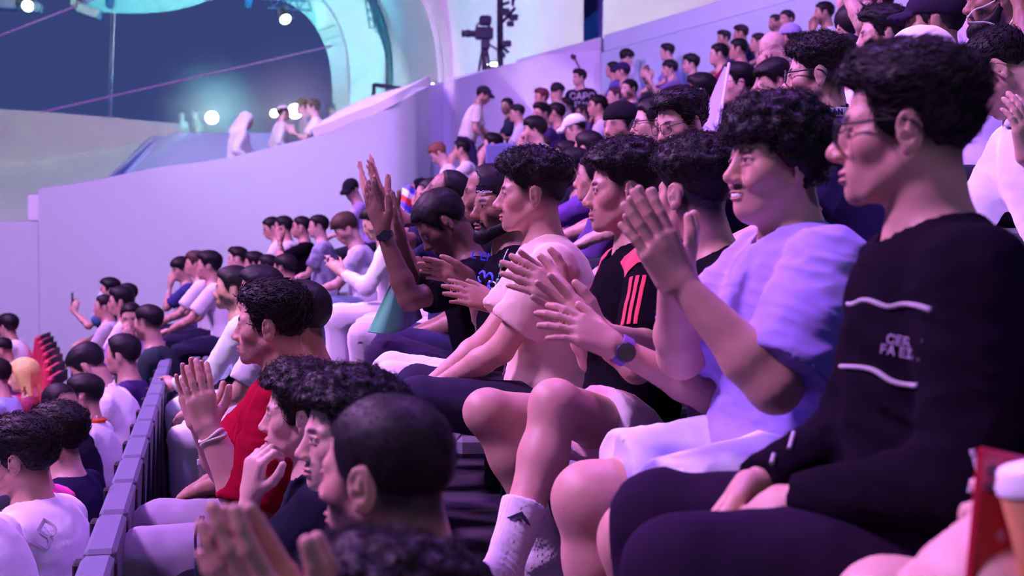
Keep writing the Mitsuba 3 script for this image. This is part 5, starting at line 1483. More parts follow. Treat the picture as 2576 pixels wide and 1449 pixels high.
@extra
def sweat_piping(P):
    lines = [[(2100, 752), (2150, 764), (2166, 756), (2240, 772), (2262, 767), (2342, 780)], [(2112, 922), (2165, 924), (2205, 935), (2235, 955), (2305, 970)],
             [(2105, 940), (2070, 975), (2040, 1000), (2015, 1040), (1990, 1080)], [(1997, 1088), (1985, 1130)], [(1947, 1143), (1941, 1166)], [(2445, 1130), (2468, 1205)], [(2446, 1206), (2440, 1240)]]
    out = []
    for i, l in enumerate(lines):
        p = onto(P, spline([(x, y, 0) for x, y in l], 24)[:, :2], 0.003)
        cuts = np.flatnonzero(np.linalg.norm(np.diff(p, axis=0), axis=1) > 0.05) + 1
        p = max(np.split(p, cuts), key=len)                     # the run that lies on one piece of the cloth
        if len(p) < 4:
            continue
        v, f = tube_mesh(p, 0.0042, 6)
        out.append((number('piping', i), v, f, flat(v, (0.42, 0.38, 0.44)), 'cloth', None))
    for i, (t, x, y) in enumerate((('CERDE', 2278, 872), ('FA EIRA', 2272, 899))):
        v, f = lay_text(P, t, x, y, 0.0135, 8, -0.05, bold=True)
        out.append((number('chest_lettering', i), v, f, flat(v, (0.34, 0.28, 0.42)), 'cloth', None))
    return out


@extra
def teeth(P):
    y = np.linspace(-0.021, 0.021, 12)
    x = 0.0965 - 28 * y ** 2 * 0.6
    lo, hi = np.stack([x, y, np.full(12, -0.0748) + 9 * y ** 2], 1), np.stack([x, y, np.full(12, -0.0672) + 9 * y ** 2], 1)
    w = lambda q: P.head + (q * P.s) @ P.Rh
    v, f = shell(loft([w(hi), w(lo)]), 0.003)
    return [('teeth', v, f, np.repeat([(0.82, 0.80, 0.76)], len(v), 0), 'shiny', None)]


@extra
def socks(P):
    out = []
    for i, sd in enumerate((1, -1)):
        K, A = P.K[sd], P.A[sd]
        f = Field()
        b = K + (A - K) * 0.60
        d = unit(A - K)
        f.cone(b, A, 0.056, 0.044, 0.01)
        f.cone(A, A - P.Z * 0.03 + P.F * 0.05, 0.044, 0.042, 0.02)
        f.add(lambda p, b=b, d=d: -(p - b) @ d, b, 0.3, 0.003, 'i')
        f.noise = lambda p, b=b, d=d: 0.0012 * np.sin((p - b) @ np.cross(d, C_F) * 900) + 0.004 * (np.abs(meshkit.noise(p * 26, 3) - 0.5) - 0.2) * (((p - b) @ d) > 0.10)
        v, fc = mesh_field(f, 0.006)
        n = number('sock', i)
        out.append((n, v, fc, flat(v, (0.72, 0.68, 0.74)), 'cloth', None))
        r = unit(CAM - b)
        r = unit(r - d * (r @ d))
        side = np.cross(r, d)
        c = b + d * 0.050 + r * 0.0585
        pts = [(-0.030, 0.010), (0.0, -0.014), (0.030, 0.010), (0.018, 0.010), (0.0, -0.004), (-0.018, 0.010)]
        q = np.array([c + side * x + d * y - r * (x * x * 8.5) for x, y in pts])
        q2 = np.array([c + side * x * 0.34 + d * (y * 0.34 + 0.010) + r * 0.001 for x, y in ((-0.026, 0.0), (0.0, -0.024), (0.026, 0.0))])
        V = np.vstack([q, q2, q - r * 0.004, q2 - r * 0.004])
        F = np.array([[0, 1, 4], [0, 4, 5], [1, 2, 3], [1, 3, 4], [6, 7, 8]])
        F = np.vstack([F, F[:, ::-1] + 9])
        out.append((n + '__emblem', V, F, np.repeat([(0.03, 0.02, 0.05)], len(V), 0), 'cloth', None))
    return out


def ribbon_on(P, path, out, width, lift=0.002):
    """A strip of cloth laid along a path on the top; out is the way it faces."""
    n = len(path)
    q, _ = march(P.top, path + out * 0.10, -out, 0.4)
    q = q - out * P.top.noise(q)[:, None]
    tan = np.gradient(q, axis=0)
    tan /= np.linalg.norm(tan, axis=1, keepdims=True) + 1e-9
    s = np.cross(tan, out)
    s /= np.linalg.norm(s, axis=1, keepdims=True) + 1e-9
    rows = []
    for a in np.linspace(-0.5, 0.5, 5 if width > 0.02 else 3):
        e = q + s * width * a
        e, _ = march(P.top, e + out * 0.10, -out, 0.4)
        rows.append(e - out * P.top.noise(e)[:, None] + out * lift)
    return shell(loft(rows), 0.0015)


@extra
def shoulder_stripes(P):
    res = []
    for sd in (1, -1):
        S, E = P.S[sd], P.E[sd]
        ax = unit(E - S)
        out = unit(P.F * 0.45 + P.L * sd * 0.75 + P.Z * 0.45)
        o2 = unit(out - ax * (out @ ax))
        sv = np.cross(ax, o2)
        up = unit(P.Z + out * 0.3)
        a = S + P.F * 0.035 - P.L * sd * 0.075 + P.Z * 0.01
        b = S + P.F * 0.030 + ax * 0.045
        path = spline([a, (a + b) / 2 + P.Z * 0.01, b], 14)
        v, f = ribbon_on(P, path, unit(P.Z * 0.8 + P.F * 0.4 + P.L * sd * 0.3), 0.062, 0.0045)
        res.append((number('shoulder_panel', len(res)), v, f, np.repeat([(0.80, 0.09, 0.13)], len(v), 0), 'cloth', None))
        for i in (-1, 0, 1):
            p = np.array([S + P.F * 0.020 + ax * t + sv * i * 0.0185 for t in np.linspace(0.055, 0.205, 16)])
            v, f = ribbon_on(P, p, o2, 0.0105)
            res.append((number('sleeve_stripe', len(res)), v, f, np.repeat([(0.80, 0.09, 0.13)], len(v), 0), 'cloth', None))
    return res


@extra
def chest_emblem(P):
    base = onto(P, [(1462, 722)], 0.0025)[0]
    x, y = unit(C_R * 0.9 - C_F * 0.3), C_U
    V, F = [], []
    for i, (x0, h) in enumerate(((-0.020, 0.020), (-0.004, 0.032), (0.012, 0.044))):
        k = len(V)
        for a, b in ((x0, -0.012), (x0 + 0.012, -0.012), (x0 + 0.004, h - 0.012), (x0 - 0.006, h - 0.006)):
            V.append(base + x * a + y * b)
        F += [[k, k + 1, k + 2], [k, k + 2, k + 3]]
    for j in range(2):
        k = len(V)
        for a, b in ((-0.022, -0.018 - j * 0.007), (0.026, -0.018 - j * 0.007), (0.026, -0.014 - j * 0.007), (-0.022, -0.014 - j * 0.007)):
            V.append(base + x * a + y * b)
        F += [[k, k + 1, k + 2], [k, k + 2, k + 3]]
    v, f = shell((np.array(V), np.array(F)), 0.001)
    return [('chest_emblem', v, f, np.repeat([(0.80, 0.10, 0.14)], len(v), 0), 'cloth', None)]


@extra
def trouser_zip(P):
    p = [at(1271, 908, 4.02), at(1269, 925, 4.0), at(1266, 943, 3.98)]
    v, f = tube_mesh(p, [0.0025, 0.003, 0.0045], 6)
    return [('zip_pull', v, f, np.repeat([(0.6, 0.6, 0.65)], len(v), 0), 'shiny', None)]


@extra
def headwrap_mark(P):
    w = lambda q: P.head + (np.asarray(q) * P.s) @ P.Rh
    s = np.linspace(0, 1, 26)
    y = 0.012 + 0.045 * s
    x = 0.0985 - 3.2 * (y - 0.0) ** 2 * 4
    path = np.stack([x + 0.004, y, 0.052 + 0.0028 * np.sin(s * 30 + 2 * np.sin(s * 9)) * (1 - 0.6 * s)], 1)
    line = np.stack([x + 0.004, y, 0.046 + 0.003 * s], 1)[4:]
    m = join(tube_mesh(w(path), 0.0016, 5), tube_mesh(w(line), 0.0016, 5))
    return [('script_mark', *m, np.repeat([(0.75, 0.72, 0.78)], len(m[0]), 0), 'cloth', None)]


@extra
def lanyard(P):
    a = onto(P, [(1288, 610), (1278, 628), (1268, 650), (1261, 672), (1257, 690)], 0.006)
    b = onto(P, [(1257, 690), (1250, 706), (1246, 730), (1241, 752)], 0.010)
    v, f = tube_mesh(spline(np.vstack([a, b[1:]]), 50), 0.0028, 6)
    out = [('neck_chain', v, f, np.repeat([(0.55, 0.58, 0.52)], len(v), 0), 'shiny', None)]
    beads = []
    for i, (x, y, r) in enumerate(((1261, 668, 0.010), (1259, 690, 0.008), (1254, 706, 0.009), (1247, 726, 0.008), (1242, 748, 0.010))):
        s = trimesh.creation.icosphere(1, r)
        beads.append((s.vertices + onto(P, [(x, y)], 0.012)[0], s.faces))
    m = join(*beads)
    out.append(('neck_chain__bead', *m, flat(m[0], (0.10, 0.34, 0.26)), 'shiny', None))
    return out


@extra
def back_print(P):
    out = []
    v, f = lay_text(P, "L'EMP", 1222, 656, 0.030, 12, 0.0, bold=True)
    out.append(('chest_lettering', v, f, flat(v, (0.10, 0.12, 0.85)), 'cloth', None))
    # a small blue figure under the word
    q = onto(P, spline([(1212, 712, 0), (1206, 690, 0), (1218, 684, 0), (1222, 700, 0), (1232, 688, 0), (1240, 706, 0), (1228, 716, 0), (1236, 730, 0), (1222, 724, 0)], 40)[:, :2], 0.002)
    v, f = tube_mesh(q, 0.006, 5)
    out.append(('chest_print', v, f, flat(v, (0.10, 0.12, 0.80), 0.3), 'cloth', None))
    v, f = lay_text(P, 'Pal', 1252, 742, 0.045, 10, 0.0)
    out.append(('chest_lettering_001', v, f, flat(v, (0.75, 0.74, 0.78)), 'cloth', None))
    return out


@extra
def watch_far(P):
    return watch_on(P, 1, 0.93, 0.031, None, (0.02, 0.02, 0.05), (0.05, 0.05, 0.1))


@extra
def watch_green(P):
    return watch_on(P, 1, 0.90, 0.031, None, (0.06, 0.03, 0.10), (0.06, 0.10, 0.04), 0.023) + [('wrist_watch__strap', *band(P, 1, 0.90, 0.0315, 0.030, 0.003), np.repeat([(0.22, 0.10, 0.42)], 112, 0), 'plain', None)]


@extra
def watch_square(P):
    return watch_on(P, 1, 0.93, 0.030, None, (0.012, 0.012, 0.02), (0.02, 0.02, 0.04), 0.021)


@extra
def wristband(P):
    v, f = on_arm(P, 1, 0.86, 0.034, 0.006)
    return [('wristband', v, f, np.repeat([(0.02, 0.015, 0.03)], len(v), 0), 'cloth', None)]


@extra
def bracelet(P):
    m = join(on_arm(P, 1, 0.90, 0.036, 0.0055, wob=0.004), on_arm(P, 1, 0.86, 0.0375, 0.0055, wob=-0.004))
    return [('cord_bracelet', *m, flat(m[0], (0.66, 0.62, 0.50), 0.4, 120), 'cloth', None)]


@extra
def bracelet_plain(P):
    v, f = on_arm(P, 1, 0.62, 0.038, 0.004)
    return [('bracelet', v, f, np.repeat([(0.30, 0.32, 0.42)], len(v), 0), 'cloth', None)]


@extra
def waist_cord(P):
    a = spline([at(505, 1300, 3.42), at(492, 1345, 3.36), at(494, 1390, 3.34), at(500, 1412, 3.33)], 24)
    b = spline([at(512, 1300, 3.42), at(506, 1340, 3.36), at(508, 1390, 3.34), at(506, 1412, 3.33)], 24)
    m = join(tube_mesh(a, 0.0035, 6), tube_mesh(b, 0.0035, 6))
    out = [('waist_cord', *m, np.repeat([(0.03, 0.02, 0.05)], len(m[0]), 0), 'cloth', None)]
    c = at(505, 1430, 3.33)
    v, f = box(c - [0.016, 0.008, 0.032], c + [0.016, 0.008, 0.032], 0.005)
    out.append(('waist_cord__fob', v, f, np.repeat([(0.02, 0.05, 0.08)], len(v), 0), 'shiny', None))
    return out


@extra
def sleeve_tag(P):
    c = onto(P, [(500, 1163)], 0.004)[0]
    v, f = box(c - [0.007, 0.004, 0.013], c + [0.007, 0.004, 0.013], 0.002)
    return [('sleeve_tag', v, f, np.repeat([(0.8, 0.78, 0.8)], len(v), 0), 'cloth', None)]


@extra
def back_letters(P):
    v, f = lay_text(P, 'B', 92, 1375, 0.085, 30, 0.0, lift=0.003, depth=0.002)
    return [('embroidery', v, f, flat(v, (0.60, 0.55, 0.64)), 'cloth', None)]


@extra
def collar_stripe(P):
    c = P.N + P.t * 0.035 * P.s
    a = np.linspace(0, 2 * np.pi, 32, endpoint=False)
    path = c + 0.070 * (np.cos(a)[:, None] * P.F + np.sin(a)[:, None] * P.L)
    v, f = tube_mesh(path, 0.011, 6, True)
    return [('collar_stripe', v, f, np.repeat([(0.80, 0.10, 0.03)], len(v), 0), 'cloth', None)]


@extra
def pink_lanyard(P):
    c = P.N + P.t * 0.02
    path = spline([c - P.F * 0.055 - P.L * 0.05 + P.Z * 0.02, c + P.L * 0.085 - P.Z * 0.02, c + P.L * 0.11 + P.F * 0.07 - P.Z * 0.10, c + P.F * 0.145 + P.L * 0.06 - P.Z * 0.2], 20)
    v, f = tube_mesh(path, 0.009, 6)
    return [('lanyard', v, f, np.repeat([(0.90, 0.08, 0.50)], len(v), 0), 'cloth', None)]


@extra
def face_mask(P):
    f = Field()
    f.ell([0.072, 0, -0.058], [0.048, 0.056, 0.046])
    f.add(lambda q: -(q[:, 0] - 0.052), [0.06, 0, -0.05], 0.1, 0.004, 'i')
    v, fc = mesh_field(f, 0.009)
    return [('face_mask', P.head + (v * P.s) @ P.Rh, fc, flat(v, (0.42, 0.66, 0.84)), 'cloth', None)]


@extra
def white_trim(P):
    c = P.N + P.t * 0.050 * P.s
    a = np.linspace(0, 2 * np.pi, 36, endpoint=False)
    path = c + 0.073 * (np.cos(a)[:, None] * P.F + np.sin(a)[:, None] * P.L)
    v, f = tube_mesh(path, 0.006, 6, True)
    return [('collar_trim', v, f, np.repeat([(0.75, 0.72, 0.78)], len(v), 0), 'cloth', None)]


@extra
def collar_letters(P):
    c = P.N + P.t * 0.045 * P.s
    a = np.linspace(0, 2 * np.pi, 36, endpoint=False)
    ring = lambda h, r: c + P.t * h + r * (np.cos(a)[:, None] * P.F + np.sin(a)[:, None] * P.L)
    v, f = loft([ring(-0.018, 0.078), ring(-0.016, 0.082), ring(0.012, 0.080), ring(0.014, 0.074)], True)
    out = [('collar_band', v, f, np.repeat([(0.62, 0.58, 0.72)], len(v), 0), 'cloth', None)]
    m = meshkit.text_mesh('MILAN', 0.018, 0.002, True)
    t, f = np.array(m.vertices), np.array(m.faces)
    ang0 = math.atan2((CAM - P.N) @ P.L, (CAM - P.N) @ P.F)
    ang = ang0 + (t[:, 0] - t[:, 0].max() / 2) / 0.082
    q = c + (0.0825 + t[:, 2:3]) * (np.cos(ang)[:, None] * P.F + np.sin(ang)[:, None] * P.L) + P.t * (t[:, 1:2] - 0.011)
    out.append(('collar_band__lettering', q, f, np.repeat([(0.03, 0.02, 0.08)], len(q), 0), 'cloth', None))
    return out


@extra
def chest_letters(P):
    out = []
    for i, (t, y, h) in enumerate((('CAPO', 250, 0.10), ('ITAN', 268, 0.07))):
        v, f = lay_text(P, t, 1464, y, h, 0, 0, lift=0.012, depth=0.004, bold=True)
        out.append((number('chest_lettering', i), v, f, np.repeat([(0.55, 0.50, 0.66)], len(v), 0), 'cloth', None))
    return out


@extra
def earphones(P):
    p = spline([at(2502, 2, 4.30), at(2470, 18, 4.24), at(2437, 40, 4.2), (at(2432, 49, 4.2)), at(2478, 56, 4.2), at(2525, 72, 4.22), at(2552, 40, 4.25), at(2562, -10, 4.3)], 70)
    v, f = tube_mesh(p, 0.0028, 6)
    return [('earphone_wire', v, f, np.repeat([(0.85, 0.84, 0.86)], len(v), 0), 'plain', None)]
settle()
resolve_extras()
MADE = add_people()
# ---------------------------------------------------------------- seats
def frame(F):
    F = unit(F)
    return np.array([F, np.cross([0, 0, 1.0], F), [0, 0, 1.0]])


def seat_parts(root, c, F, floor, back_h=0.42, color=(0.22, 0.21, 0.27), back=True, pitch=0.10, wid=0.47):
    """One auditorium chair: c is the middle of the seat's top."""
    R = frame(F)

    def w(m):
        return m[0] @ R + c, m[1]
    put(root + '__seat', *w(box([-0.20, -wid / 2, -0.075], [0.22, wid / 2, 0.0], 0.018)), color, 'plain', False)
    if back:
        v, f = box([-0.05, -wid / 2, 0.0], [0.0, wid / 2, back_h], 0.015)
        v[:, 0] -= 0.205 + pitch * v[:, 2]
        put(root + '__backrest', *w((v, f)), color, 'plain', False)
    put(root + '__pedestal', *w(box([-0.09, -0.05, floor - c[2]], [0.05, 0.05, -0.07], 0.008)), (0.03, 0.03, 0.035), 'plain', False)


ORD = 'first second third fourth fifth sixth seventh eighth ninth tenth eleventh twelfth thirteenth fourteenth'.split()
k = 0
for P in MADE:
    if P.stand or (P.H[0] < -0.05 and P.depth < 9) or P.px_off:
        continue
    seat = P.H - P.Z * 0.105 * P.s - P.F * 0.01
    root = number('auditorium_chair', k)
    k += 1
    seat_parts(root, seat, P.F, min(P.row_floor, seat[2] - 0.2), back_h=0.30, back=P.H[0] < 4.6)
    labels[root] = {'label': ' '.join(('grey chair under the ' + P.o['label'].replace(',', '')).split()[:16]), 'category': 'chair', 'group': 'occupied grey auditorium chairs'}

# the row of empty-backed grey seats that runs along the aisle at the lower left
ys = np.arange(2.9, 9.0, 0.50)
for i, y in enumerate(ys):
    root = number('aisle_chair', i)
    x, z0, z1 = -0.31 + 0.0 * y, CZ - 1.42, CZ - 0.775
    v, f = box([x - 0.03, y + 0.025, z0], [x + 0.05, y + 0.475, z1], 0.012)
    v[:, 0] += (v[:, 2] - z0) * 0.05
    put(root + '__backrest', v, f, (0.14, 0.14, 0.22), 'plain', False)
    put(root + '__bracket', *box([x - 0.02, y - 0.03, z0 - 0.02], [x + 0.085, y + 0.03, z1 - 0.02], 0.006), (0.015, 0.012, 0.02), 'plain', False)
    put(root + '__seat', *box([x - 0.50, y + 0.02, CZ - 1.50], [x - 0.04, y + 0.48, CZ - 1.42], 0.02), (0.20, 0.18, 0.26), 'plain', False)
    for j, dy in enumerate((0.03, 0.47)):
        put(number(root + '__leg', j), *box([x + 0.0, y + dy - 0.02, ROW_FLOOR[4]], [x + 0.05, y + dy + 0.02, z0 + 0.1], 0.004), (0.015, 0.012, 0.02), 'plain', False)
    labels[root] = {'label': f'grey aisle chair with black bracket, {ORD[i]} from the bottom edge of the lower left row', 'category': 'chair', 'group': 'grey chairs along the lower left aisle'}

# red chairs in perspective at the left
for i, (px, py, d) in enumerate([(98, 842, 13.2), (104, 853, 12.4), (110, 867, 11.7), (116, 882, 11.0), (121, 899, 10.4), (125, 918, 9.8), (129, 940, 9.2)]):
    root = number('red_chair', i)
    c = at(px, py, d)
    F = np.array([-1.0, 0.05, 0])
    R = frame(F)
    v, f = box([-0.06, -0.24, -0.78], [0.0, 0.24, 0.0], 0.02)
    v[:, 0] -= v[:, 2] * 0.16
    put(root + '__backrest', v @ R + c, f, (0.46, 0.02, 0.07), 'plain', False)
    put(root + '__edge_cap', *(lambda m: (m[0] @ R + c, m[1]))(box([-0.075, -0.245, -0.07], [-0.055, 0.245, 0.012], 0.006)), (0.015, 0.01, 0.02), 'plain', False)
    put(root + '__seat', *(lambda m: (m[0] @ R + c, m[1]))(box([0.12, -0.24, -0.60], [0.55, 0.24, -0.52], 0.02)), (0.40, 0.02, 0.06), 'plain', False)
    put(root + '__pedestal', *(lambda m: (m[0] @ R + c, m[1]))(box([0.05, -0.06, -1.0], [0.2, 0.06, -0.56], 0.01)), (0.02, 0.02, 0.025), 'plain', False)
    labels[root] = {'label': f'red chair with black top edge, {ORD[i]} from the side wall end of its rank', 'category': 'chair', 'group': 'red chairs in the lower left'}

for i, (px, py) in enumerate([(1278, 363), (1308, 361)]):
    root = number('empty_chair', i)
    c = at(px, py, 13.4)
    R = frame([-1, 0.15, 0])
    v, f = box([-0.05, -0.23, -0.62], [0.0, 0.23, 0.0], 0.02)
    put(root + '__backrest', turned((v, f), [[0.25, -0.97, 0], [0.97, 0.25, 0], [0, 0, 1]], c)[0], f, (0.17, 0.19, 0.42), 'plain', False)
    v2, f2 = box([0.0, -0.22, -0.5], [0.42, 0.22, -0.42], 0.02)
    put(root + '__seat', turned((v2, f2), [[0.25, -0.97, 0], [0.97, 0.25, 0], [0, 0, 1]], c)[0], f2, (0.17, 0.19, 0.40), 'plain', False)
    labels[root] = {'label': ('left', 'right')[i] + ' one of two empty blue grey chair backs in mid crowd', 'category': 'chair'}

# ---------------------------------------------------------------- things people hold
def slab(root, c, x, y, z, lx, ly, lz, color, bsdf='shiny', r=0.004):
    """A rounded block with its own axes."""
    v, f = box([-lx / 2, -ly / 2, -lz / 2], [lx / 2, ly / 2, lz / 2], r)
    put(root, v @ np.array([unit(x), unit(y), unit(z)]) + c, f, color, bsdf, False)


c = at(2512, 1318, 1.365)
x, y = unit(C_R * 0.93 - C_U * 0.22 + C_F * 0.35), unit(C_U * 0.95 + C_R * -0.28)
y = unit(y - x * (x @ y))
z = np.cross(x, y)
slab('mobile_phone__body', c, x, y, z, 0.072, 0.150, 0.009, (0.42, 0.008, 0.03))
m = trimesh.creation.icosphere(2, 1.0)
sgn = -1 if z @ C_F > 0 else 1
for i, (a, b, r) in enumerate(((-0.018, 0.052, 0.007), (-0.018, 0.036, 0.007))):
    put(number('mobile_phone__camera_lens', i), m.vertices * [1, 1, 1] @ np.diag([r, r, 0.002]) @ np.array([x, y, z]) + c + x * a + y * b + z * sgn * 0.005, m.faces, (0.05, 0.02, 0.03), 'shiny')
put('mobile_phone__emblem', m.vertices @ np.diag([0.0055, 0.007, 0.001]) @ np.array([x, y, z]) + c + z * sgn * 0.0048 - y * 0.012, m.faces, (0.45, 0.25, 0.30), 'shiny')
labels['mobile_phone'] = {'label': 'red mobile phone held at the lower right corner', 'category': 'phone'}
P = MADE[[i for i, o in enumerate(PEOPLE) if 'face mask holding' in o['label']][0]]
c = P.W[1] + P.hand[1][0] * 0.13
slab('mobile_phone_001', c, P.L, P.Z, P.F, 0.075, 0.15, 0.01, (0.05, 0.05, 0.09))
labels['mobile_phone_001'] = {'label': 'dark mobile phone held up by the person in the face mask', 'category': 'phone'}
P = MADE[[i for i, o in enumerate(PEOPLE) if 'raising a phone' in o['label']][0]]
c = P.W[1] + P.hand[1][0] * 0.12
slab('mobile_phone_002', c, P.L, P.Z, P.F, 0.08, 0.15, 0.012, (0.04, 0.03, 0.09))
labels['mobile_phone_002'] = {'label': 'mobile phone raised in front of the back wall', 'category': 'phone'}
# a paper cup at the right edge
def lathe(profile, c, axis, n=32):
    a = np.linspace(0, 2 * np.pi, n, endpoint=False)
    axis = unit(axis)
    u = unit(np.cross(axis, [0.31, 0.9, 0.1]))
    w = np.cross(axis, u)
    return loft([c + axis * h + r * (np.cos(a)[:, None] * u + np.sin(a)[:, None] * w) for r, h in profile], True)


c, ax = at(2622, 1335, 1.33), unit(C_U + C_R * -0.18)
put('paper_cup__body', *lathe([(0.0, -0.07), (0.028, -0.07), (0.031, 0.0), (0.035, 0.045), (0.034, 0.045), (0.03, 0.0)], c, ax), (0.72, 0.34, 0.14), 'plain')
put('paper_cup__lid', *lathe([(0.037, 0.042), (0.038, 0.05), (0.035, 0.055), (0.034, 0.064), (0.03, 0.068), (0.0, 0.068)], c, ax), (0.80, 0.79, 0.82), 'plain')
labels['paper_cup'] = {'label': 'paper cup with white lid at the right edge beside the red phone', 'category': 'cup'}


def drape(pts_a, pts_b, n=22, waves=3, amp=0.03, seed=1):
    """Hanging cloth between two edges, with folds."""
    a, b = spline(pts_a, n), spline(pts_b, n)
    rows = []
    for t in np.linspace(0, 1, 16):
        r = a * (1 - t) + b * t
        s = np.linspace(0, 1, n)
        r = r + (amp * (0.3 + t) * np.sin(s * waves * 6.28 + seed + t * 1.5))[:, None] * C_F
        rows.append(r)
    return shell(loft(rows), 0.004)


v, f = drape([at(1822, 166, 6.6), at(1826, 168, 6.6), at(1830, 172, 6.55)], [at(1752, 345, 6.4), at(1780, 372, 6.2), at(1802, 340, 6.0)], 20, 1.2, 0.04)
put('lavender_flag__cloth', v, f, np.clip(flat(v, (0.36, 0.33, 0.56), 0.3, 4), 0, 1), 'cloth')
put('lavender_flag__pole', *tube_mesh([at(1834, 160, 6.5), at(1806, 330, 6.1), at(1796, 400, 6.0)], 0.008, 8), (0.6, 0.58, 0.66), 'plain')
labels['lavender_flag'] = {'label': 'furled grey lavender flag held up beside the bearded glasses man', 'category': 'flag'}
v, f = drape([at(1000, 668, 5.2), at(1012, 668, 5.25), at(1022, 672, 5.3)], [at(924, 836, 5.0), at(985, 838, 5.1), at(1062, 800, 5.3)], 26, 1.5, 0.03)
w = (v - at(924, 836, 5.0)) @ unit(at(1062, 800, 5.0) - at(924, 836, 5.0)) / np.linalg.norm(at(1062, 800, 5.0) - at(924, 836, 5.0))
h = (at(1000, 668, 5.2)[2] - v[:, 2]) / 0.26
g = (sstep(0.55, 0.40, w - 0.5 * (1 - np.clip(h, 0, 1))) * sstep(0.3, 0.5, h))[:, None]
put('green_flag', v, f, np.array([0.20, 0.19, 0.27]) * (1 - g) + np.array([0.12, 0.52, 0.24]) * g, 'cloth')
labels['green_flag'] = {'label': 'draped grey and green flag standing on the lap of the seated row', 'category': 'flag'}
v, f = drape([at(1012, 470, 8.6), at(1030, 466, 8.6), at(1056, 505, 8.6)], [at(1008, 525, 8.4), at(1030, 535, 8.4), at(1062, 530, 8.4)], 22, 2.0, 0.05)
q = (v - v.mean(0)) @ np.array([C_R, C_U]).T
st = (q[:, 0] * 0.7 + q[:, 1]) * 22
col = np.where((np.floor(st) % 3 == 0)[:, None], [0.72, 0.70, 0.78], np.where((np.floor(st) % 3 == 1)[:, None], [0.12, 0.10, 0.62], [0.55, 0.06, 0.05]))
put('striped_scarf', v, f, col, 'cloth')
labels['striped_scarf'] = {'label': 'white, blue and red striped scarf behind the raised hands', 'category': 'scarf'}

# ---------------------------------------------------------------- equipment
def limb(a, b, r, sides=8):
    return tube_mesh([a, (np.asarray(a) + b) / 2, b], r, sides)


BLACK = (0.03, 0.02, 0.05)
D = 22.6
c = at(1218, 84, D)
L = unit(-C_R * 0.98 - C_F * 0.1)
U = C_U
Wd = np.cross(U, L)
slab('broadcast_camera__body', c, L, Wd, U, 0.30, 0.16, 0.20, BLACK, 'plain', 0.02)
put('broadcast_camera__lens', *lathe([(0.0, -0.02), (0.05, -0.02), (0.05, 0.10), (0.065, 0.12), (0.065, 0.16), (0.05, 0.17), (0.05, 0.20), (0.06, 0.22), (0.06, 0.245), (0.0, 0.24)], c + L * 0.14 - U * 0.01, L), BLACK, 'plain')
slab('broadcast_camera__viewfinder', c + U * 0.22 - L * 0.02, L, Wd, U, 0.20, 0.16, 0.16, BLACK, 'plain', 0.03)
put('broadcast_camera__handle', *tube_mesh(spline([c + U * 0.10 + L * 0.13, c + U * 0.15 + L * 0.12, c + U * 0.16 - L * 0.0, c + U * 0.12 - L * 0.1], 14), 0.016, 8), BLACK, 'plain')
slab('broadcast_camera__fluid_head', c - U * 0.19 - L * 0.02, L, Wd, U, 0.14, 0.14, 0.18, BLACK, 'plain', 0.02)
put('broadcast_camera__pan_bar', *limb(c - U * 0.16 - L * 0.04, c - U * 0.36 - L * 0.36, 0.014), BLACK, 'plain')
hd = c - U * 0.28 - L * 0.01
for i, (dx, dy) in enumerate(((-0.19, 0.02), (0.17, 0.05), (0.02, -0.25), (-0.06, 0.2))):
    put(number('broadcast_camera__tripod_leg', i), *limb(hd + C_R * dx * 0.2, hd + C_R * dx + C_F * dy - U * 0.85, 0.022), BLACK, 'plain')
for i, yy in enumerate((-0.42, -0.62)):
    put(number('broadcast_camera__spreader', i), *limb(hd + U * yy - C_R * 0.13, hd + U * yy + C_R * 0.12, 0.012), BLACK, 'plain')
labels['broadcast_camera'] = {'label': 'black broadcast camera on a tripod standing behind the wall corner', 'category': 'camera'}
pb, pt = at(1258, 180, 23.0), at(1258, -60, 23.0)
put('equipment_mast__pole', *limb(pb, pt, 0.052, 10), BLACK, 'plain')
arms = [((1258, 30), (1300, 44)), ((1258, 62), (1296, 20)), ((1290, 14), (1292, -20)), ((1258, 112), (1278, 132)), ((1262, 120), (1284, 108)), ((1280, 44), (1302, 40)), ((1262, 12), (1280, 6))]
for i, (a, b) in enumerate(arms):
    put(number('equipment_mast__bracket', i), *limb(at(*a, 22.9), at(*b, 22.8), 0.026), BLACK, 'plain')
for i, (x, y, s) in enumerate(((1292, 44, 0.07), (1284, 60, 0.06), (1276, 110, 0.07), (1270, 30, 0.08), (1262, 138, 0.06))):
    slab(number('equipment_mast__clamp_box', i), at(x, y, 22.75), C_R, C_F, C_U, s * 2, s, s * 1.5, BLACK, 'plain', 0.015)
labels['equipment_mast'] = {'label': 'dark vertical equipment mast with brackets behind the broadcast camera', 'category': 'mast'}

# barrier behind the sill
for i, (a, b) in enumerate((((941, 212), (938, 275)), ((941, 213), (1046, 228)))):
    put(number('black_barrier__rail', i), *limb(at(*a, 25.0), at(*b, 25.0), 0.035), BLACK, 'plain')
labels['black_barrier'] = {'label': 'black angular barrier frame standing behind the white sill', 'category': 'barrier'}
# microphone on a stand at the purple wall
put('microphone__stand', *limb(at(1462, 180, 20.0), at(1445, 146, 20.0), 0.012), BLACK, 'plain')
put('microphone__head', *lathe([(0.0, -0.03), (0.03, -0.03), (0.04, 0.0), (0.03, 0.05), (0.0, 0.06)], at(1444, 144, 20.0), -C_R * 0.8 + C_U * 0.5), BLACK, 'plain')
labels['microphone'] = {'label': 'microphone on a thin arm above the black lettered T-shirt', 'category': 'microphone'}
